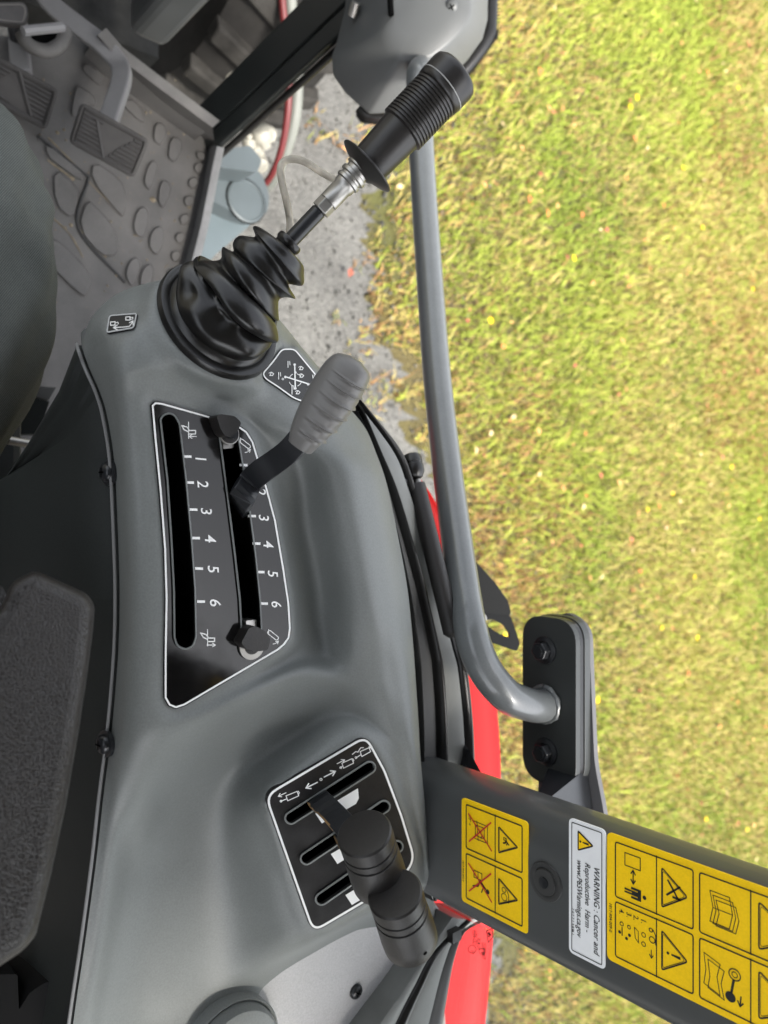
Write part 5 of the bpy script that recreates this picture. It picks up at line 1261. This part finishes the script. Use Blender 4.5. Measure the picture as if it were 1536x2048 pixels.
o = mobj('guard_panel', *box((.30, 1.02, .82), .40, .06, .26, Matrix.Rotation(math.radians(18), 3, 'X')), MATS['deep_black_plastic'] if 'deep_black_plastic' in MATS else mat('deep_black_plastic', (.006, .006, .006), .6, spec=.12), chs, smooth=False); bev(o, .01, 2)
for x in (.18, .34): mobj('cross_tube', *tube([Vector((x, .9, .80)), Vector((x + .02, 1.6, .84))], .022, 14), STEELB, chs)
# blue-grey step casting
st = thing('step_casting', 'blue-grey cast step with round cap below the door opening', 'step', PZ(480, 400, -1.28))
SZ = -1.28
so_ = rnd([(425, 330), (470, 322), (520, 340), (540, 390), (535, 425), (515, 440), (470, 425), (412, 395)], 18, 5)
o = mobj('step_top', *slab([[PZ(u, v, SZ) for u, v in so_]], Vector((0, 0, -.05))), STEPM, st, smooth=False); bev(o, .006, 3)
o = mobj('upper_block', *slab([[PZ(u, v, SZ + .06) for u, v in rnd([(440, 300), (500, 290), (525, 320), (515, 345), (440, 335)], 8, 3)]], Vector((0, 0, -.07))), STEPM, st, smooth=False); bev(o, .008, 3)
cpos = PZ(492, 402, SZ + .001)
mobj('round_cap', *lathe(cpos, Vector((0, 0, 1)), [(.042, -.002), (.042, .002), (.0385, .0035), (.037, .0015), (.0005, .002)], 40), STEPM, st)
mobj('cap_shadow_gap', *lathe(cpos, Vector((0, 0, 1)), [(.0445, -.001), (.0445, .0012), (.0425, .0012)], 40, cap=False), VOID, st)
lower = [PZ(u, v, SZ - .045) for u, v in ((405, 395), (470, 425), (512, 440), (430, 510), (385, 560))]
mobj('step_web', *slab([lower], Vector((0, 0, -.12))), mat('dark_blue_grey', (.07, .09, .098), .55, var=.1), st, smooth=False)
hs = thing('red_hose', 'red hose curving down beside the front tyre', 'hose', P(570, 200, 1.5))
hp_ = crom([tuple(P(u, v, d)) for u, v, d in ((560, -60, 1.45), (566, 20, 1.48), (572, 70, 1.5), (578, 130, 1.52), (577, 200, 1.55), (572, 250, 1.58), (562, 300, 1.62), (548, 340, 1.66), (532, 366, 1.7))], 6)
mobj('hose_tube', *tube([Vector(p) for p in hp_], .0075, 12), mat('dull_red_rubber', (.09, .009, .01), .5), hs)
hs2 = thing('grey_hose', 'grey-green hose running alongside the red hose', 'hose', P(590, 200, 1.55))
hp2 = crom([tuple(P(u + 16, v, d + .02)) for u, v, d in ((560, -60, 1.45), (566, 20, 1.48), (572, 70, 1.5), (578, 130, 1.52), (577, 200, 1.55), (570, 250, 1.58), (556, 300, 1.62), (538, 345, 1.66), (520, 372, 1.7))], 6)
mobj('hose_tube', *tube([Vector(p) for p in hp2], .013, 12), mat('grey_green_rubber', (.12, .125, .11), .6, var=.2), hs2)
wc = thing('white_connector', 'dirty white plastic connector cluster above the step', 'connector', P(520, 290, 1.55))
for u, v, r, d in ((525, 275, .022, 1.53), (508, 300, .018, 1.55), (538, 268, .016, 1.54), (498, 283, .014, 1.52), (515, 322, .02, 1.58), (472, 312, .010, 1.46)):
    c = P(u, v, d); ax = Vector(rng.normal(0, 1, 3)).normalized()
    o = mobj('plug', *lathe(c - ax * r, ax, [(r * .7, 0), (r, r * .2), (r, r * 1.2), (r * .6, r * 1.3), (r * .6, r * 1.9), (r * .3, r * 2)], 14), OFFW, wc)
rf = thing('marker_reflector', 'small white reflector with orange edge behind the door post', 'reflector', P(465, 165, 1.4))
PF = Plane(P(465, 165, 1.4), Vector((-.7, -.2, .6)))
o = mobj('reflector_body', *slab([[PF(*p) for p in rnd([(440, 190), (455, 148), (470, 140), (496, 150), (490, 165), (455, 205), (440, 205)], 6, 3)]], PF.n * -.02), OFFW, rf, smooth=False)
o = mobj('orange_edge', *slab([[PF(*p, .001) for p in rnd([(446, 180), (458, 150), (466, 147), (462, 165), (450, 185)], 2, 2)]], PF.n * -.003), mat('orange_lens', (.6, .14, .06), .4), rf, smooth=False)

# ------------------------------------------------------------------ armrest, seat
arm = thing('armrest', 'long black grained leather armrest pad beside the console', 'armrest', P(80, 1500, .38))
ao = [(22, 1165), (70, 1140), (176, 1188), (190, 1212), (186, 1262), (176, 1340), (158, 1460), (132, 1610), (102, 1750), (72, 1870), (48, 1900), (-20, 1945), (-120, 1960), (-120, 1500), (-60, 1300), (5, 1210)]
PA = Plane.three(PZ(60, 1200, -.352), PZ(180, 1250, -.352), PZ(60, 1850, -.338))
op = clean(rnd(ao, [16, 16, 16, 12, 8, 8, 8, 8, 8, 8, 22, 22, 30, 30, 30, 22], 5))
rings = []
for w, h in ((2, -.055), (0, -.046), (0, -.012), (1.4, -.0065), (4, -.003), (8, -.001), (13, .0), (30, .0006)): rings.append([PA(*p, h) for p in (offs(op, w) if w else op)])
n = len(op); V = [p for r in rings for p in r]; F = []
for i in range(len(rings) - 1): F += [(i * n + k, i * n + (k + 1) % n, (i + 1) * n + (k + 1) % n, (i + 1) * n + k) for k in range(n)]
V2, F2 = fill([rings[-1]]); ctr = len(V); V3, F3 = join((V, F), (V2, F2)); mobj('pad', V3, F3, LEATHER, arm, auto=70)
seat = thing('driver_seat', 'checked cloth driver seat with black side trim, edge of frame', 'seat', (-.18, -.1, .9))
def cushion(name, c, sx, sy, sz, material, r=.04):
    o = mobj(name, *box(c, sx, sy, sz), material, seat, smooth=True); bev(o, r, 5); return o
sc_ = P(-60, 930, .62)
cushion('seat_cushion', (sc_.x - .195, -.16, sc_.z - .06), .42, .48, .13, SEATF, .045)
cushion('seat_backrest', (-.27, -.36, sc_.z + .28), .42, .12, .62, SEATF, .05)
o = mobj('side_trim', *slab([[P(u, v, .395) for u, v in rnd([(-60, 1150), (5, 1172), (17, 1200), (14, 1262), (2, 1325), (-20, 1400), (-90, 1400)], 8, 4)]], Vector((0, 0, -.05))), LEATHER, seat, smooth=False); bev(o, .006, 3)
o = mobj('seat_base', *box((sc_.x - .10, .0, sc_.z - .26), .36, .36, .26), SIDE, seat, smooth=False); bev(o, .01, 2)
sl = thing('seat_slide_rod', 'thin bright rod sticking out beside the seat cushion', 'rod', P(60, 885, .70))
mobj('rod', *tube([P(15, 880, .69), P(90, 893, .72)], .0042, 10), CHROME, sl)
bk2 = thing('floor_bracket', 'dark folded steel bracket standing between seat and console', 'bracket', P(75, 830, .9))
o = mobj('bracket_plate', *slab([[P(u, v, .92) for u, v in ((40, 770), (112, 775), (98, 800), (60, 790))], ], Vector((0, 0, -.02))), FRAMED, bk2, smooth=False)
o = mobj('bracket_web', *slab([[P(u, v, .915) for u, v in ((56, 792), (99, 803), (78, 868), (34, 868), (40, 810))]], Vector((0, 0, -.03))), SIDE, bk2, smooth=False)
lb = thing('latch_block', 'black moulded latch block by the rear end of the console side', 'latch', P(70, 2000, .5))
o = mobj('block_body', *slab([[P(u, v, .50) for u, v in rnd([(-60, 1950), (35, 1948), (38, 2020), (60, 1985), (85, 1968), (100, 1962), (108, 2060), (-60, 2090)], 5, 3)]], Vector((0, 0, -.05))), mat('deep_black_plastic', (.006, .006, .006), .5), lb, smooth=False); bev(o, .004, 2)

# ------------------------------------------------------------------ operator's right leg
per = thing('person', 'seated person in grey-green work trousers, right knee in view', 'person', (-.05, .1, 1.2))
def leg():
    # rings from hip to ankle: centre, radius
    K = [(-470, 1150, .60, .088), (-350, 960, .60, .092), (-225, 805, .60, .090), (-128, 670, .605, .084), (-95, 545, .61, .078), (-100, 430, .615, .075), (-118, 335, .63, .073)]
    pts = [(*P(u, v, d), r) for u, v, d, r in K]
    last = Vector(pts[-1][:3])
    pts += [(last.x - .01, last.y + .035, last.z - .05, .070), (last.x - .02, last.y + .045, last.z - .14, .062), (last.x - .035, last.y + .05, last.z - .28, .060), (last.x - .04, last.y + .06, last.z - .42, .056)]
    pr = crom(pts, 8); n = 64; V, F = [], []; hint = Vector((0, 0, 1)); ap = None
    for i, q in enumerate(pr):
        c = Vector(q[:3]); d = Vector(pr[min(i + 1, len(pr) - 1)][:3]) - Vector(pr[max(i - 1, 0)][:3]); d, a, b = frame_at(d, ap or hint); ap = a
        for k in range(n):
            t = 2 * math.pi * k / n
            fold = .0030 * math.sin(5 * t + i * .23) * math.sin(i * .31 + 1.3 * t) + .0018 * math.sin(11 * t - i * .4) + .0022 * math.sin(3 * t + i * .9) * math.exp(-((i - 40) / 9) ** 2)
            V.append(c + (a * math.cos(t) + b * math.sin(t)) * (q[3] + fold))
    for i in range(len(pr) - 1):
        for k in range(n): q = i * n + k; r = i * n + (k + 1) % n; F.append((q, r, r + n, q + n))
    F.append(tuple(range(n))); F.append(tuple((len(pr) - 1) * n + k for k in range(n))); return V, F, last
V, F, kn_ = leg(); mobj('trouser_leg', V, F, DENIM, per, auto=80)
ft = Vector((kn_.x - .05, kn_.y + .09, CAM.z + FZ))
sh_ = []; prf = [(-.10, .03, .09), (-.06, .042, .10), (0, .045, .085), (.07, .05, .06), (.13, .05, .05), (.17, .035, .04), (.185, .01, .025)]
V, F = [], []; n = 20
for y, w, h in prf:
    for k in range(n):
        t = 2 * math.pi * k / n; V.append(ft + Vector((math.cos(t) * w, y, max(0, h * .5 + math.sin(t) * h * .55))))
for i in range(len(prf) - 1): F += [(i * n + k, i * n + (k + 1) % n, (i + 1) * n + (k + 1) % n, (i + 1) * n + k) for k in range(n)]
F += [tuple(range(n)), tuple((len(prf) - 1) * n + k for k in range(n))]
mobj('boot', V, F, RUBBER, per)

# ------------------------------------------------------------------ the rest of the cab: roof, posts, added left and rear panels that block light
cab = thing('cab_roof', 'flat cab roof with grey headliner overhead', 'roof', (-.1, 0, 2.35))
o = mobj('roof_panel', *box((-.15, -.12, 2.42), 1.54, 1.66, .08), LINER, cab, smooth=False); bev(o, .03, 3)
lf = thing('left_shade_panel', 'unseen charcoal panel added on the far side to block light from the left', 'panel', (-.85, .1, 1.2))
o = mobj('side_panel', *box((-.85, -.1, 1.27), .05, 1.4, .95), SIDE, lf, smooth=False); bev(o, .01, 2)  # added out of view, tall enough to cut light from the left
rr_ = thing('rear_shade_panel', 'unseen charcoal panel added behind the seat to limit light from the rear', 'panel', (-.3, -.72, 1.1))
o = mobj('rear_block_panel', *box((-.32, -.80, 1.2), 1.0, .05, .85), SIDE, rr_, smooth=False); bev(o, .01, 2)  # added out of view, height chosen to hold back rear light
for x, y in ((-.86, .62), (-.86, -.6), (.5, .75)):
    pp = thing('roof_post', {(-.86, .62): 'front left roof post', (-.86, -.6): 'rear left roof post', (.5, .75): 'front right roof post'}[(x, y)] + ' of the cab, dark grey', 'post', (x, y, 1.2), group='corner posts of the cab')
    o = mobj('post_tube', *box((x, y, 1.6), .06, .06, 1.6), POSTM, pp, smooth=False); bev(o, .015, 3)
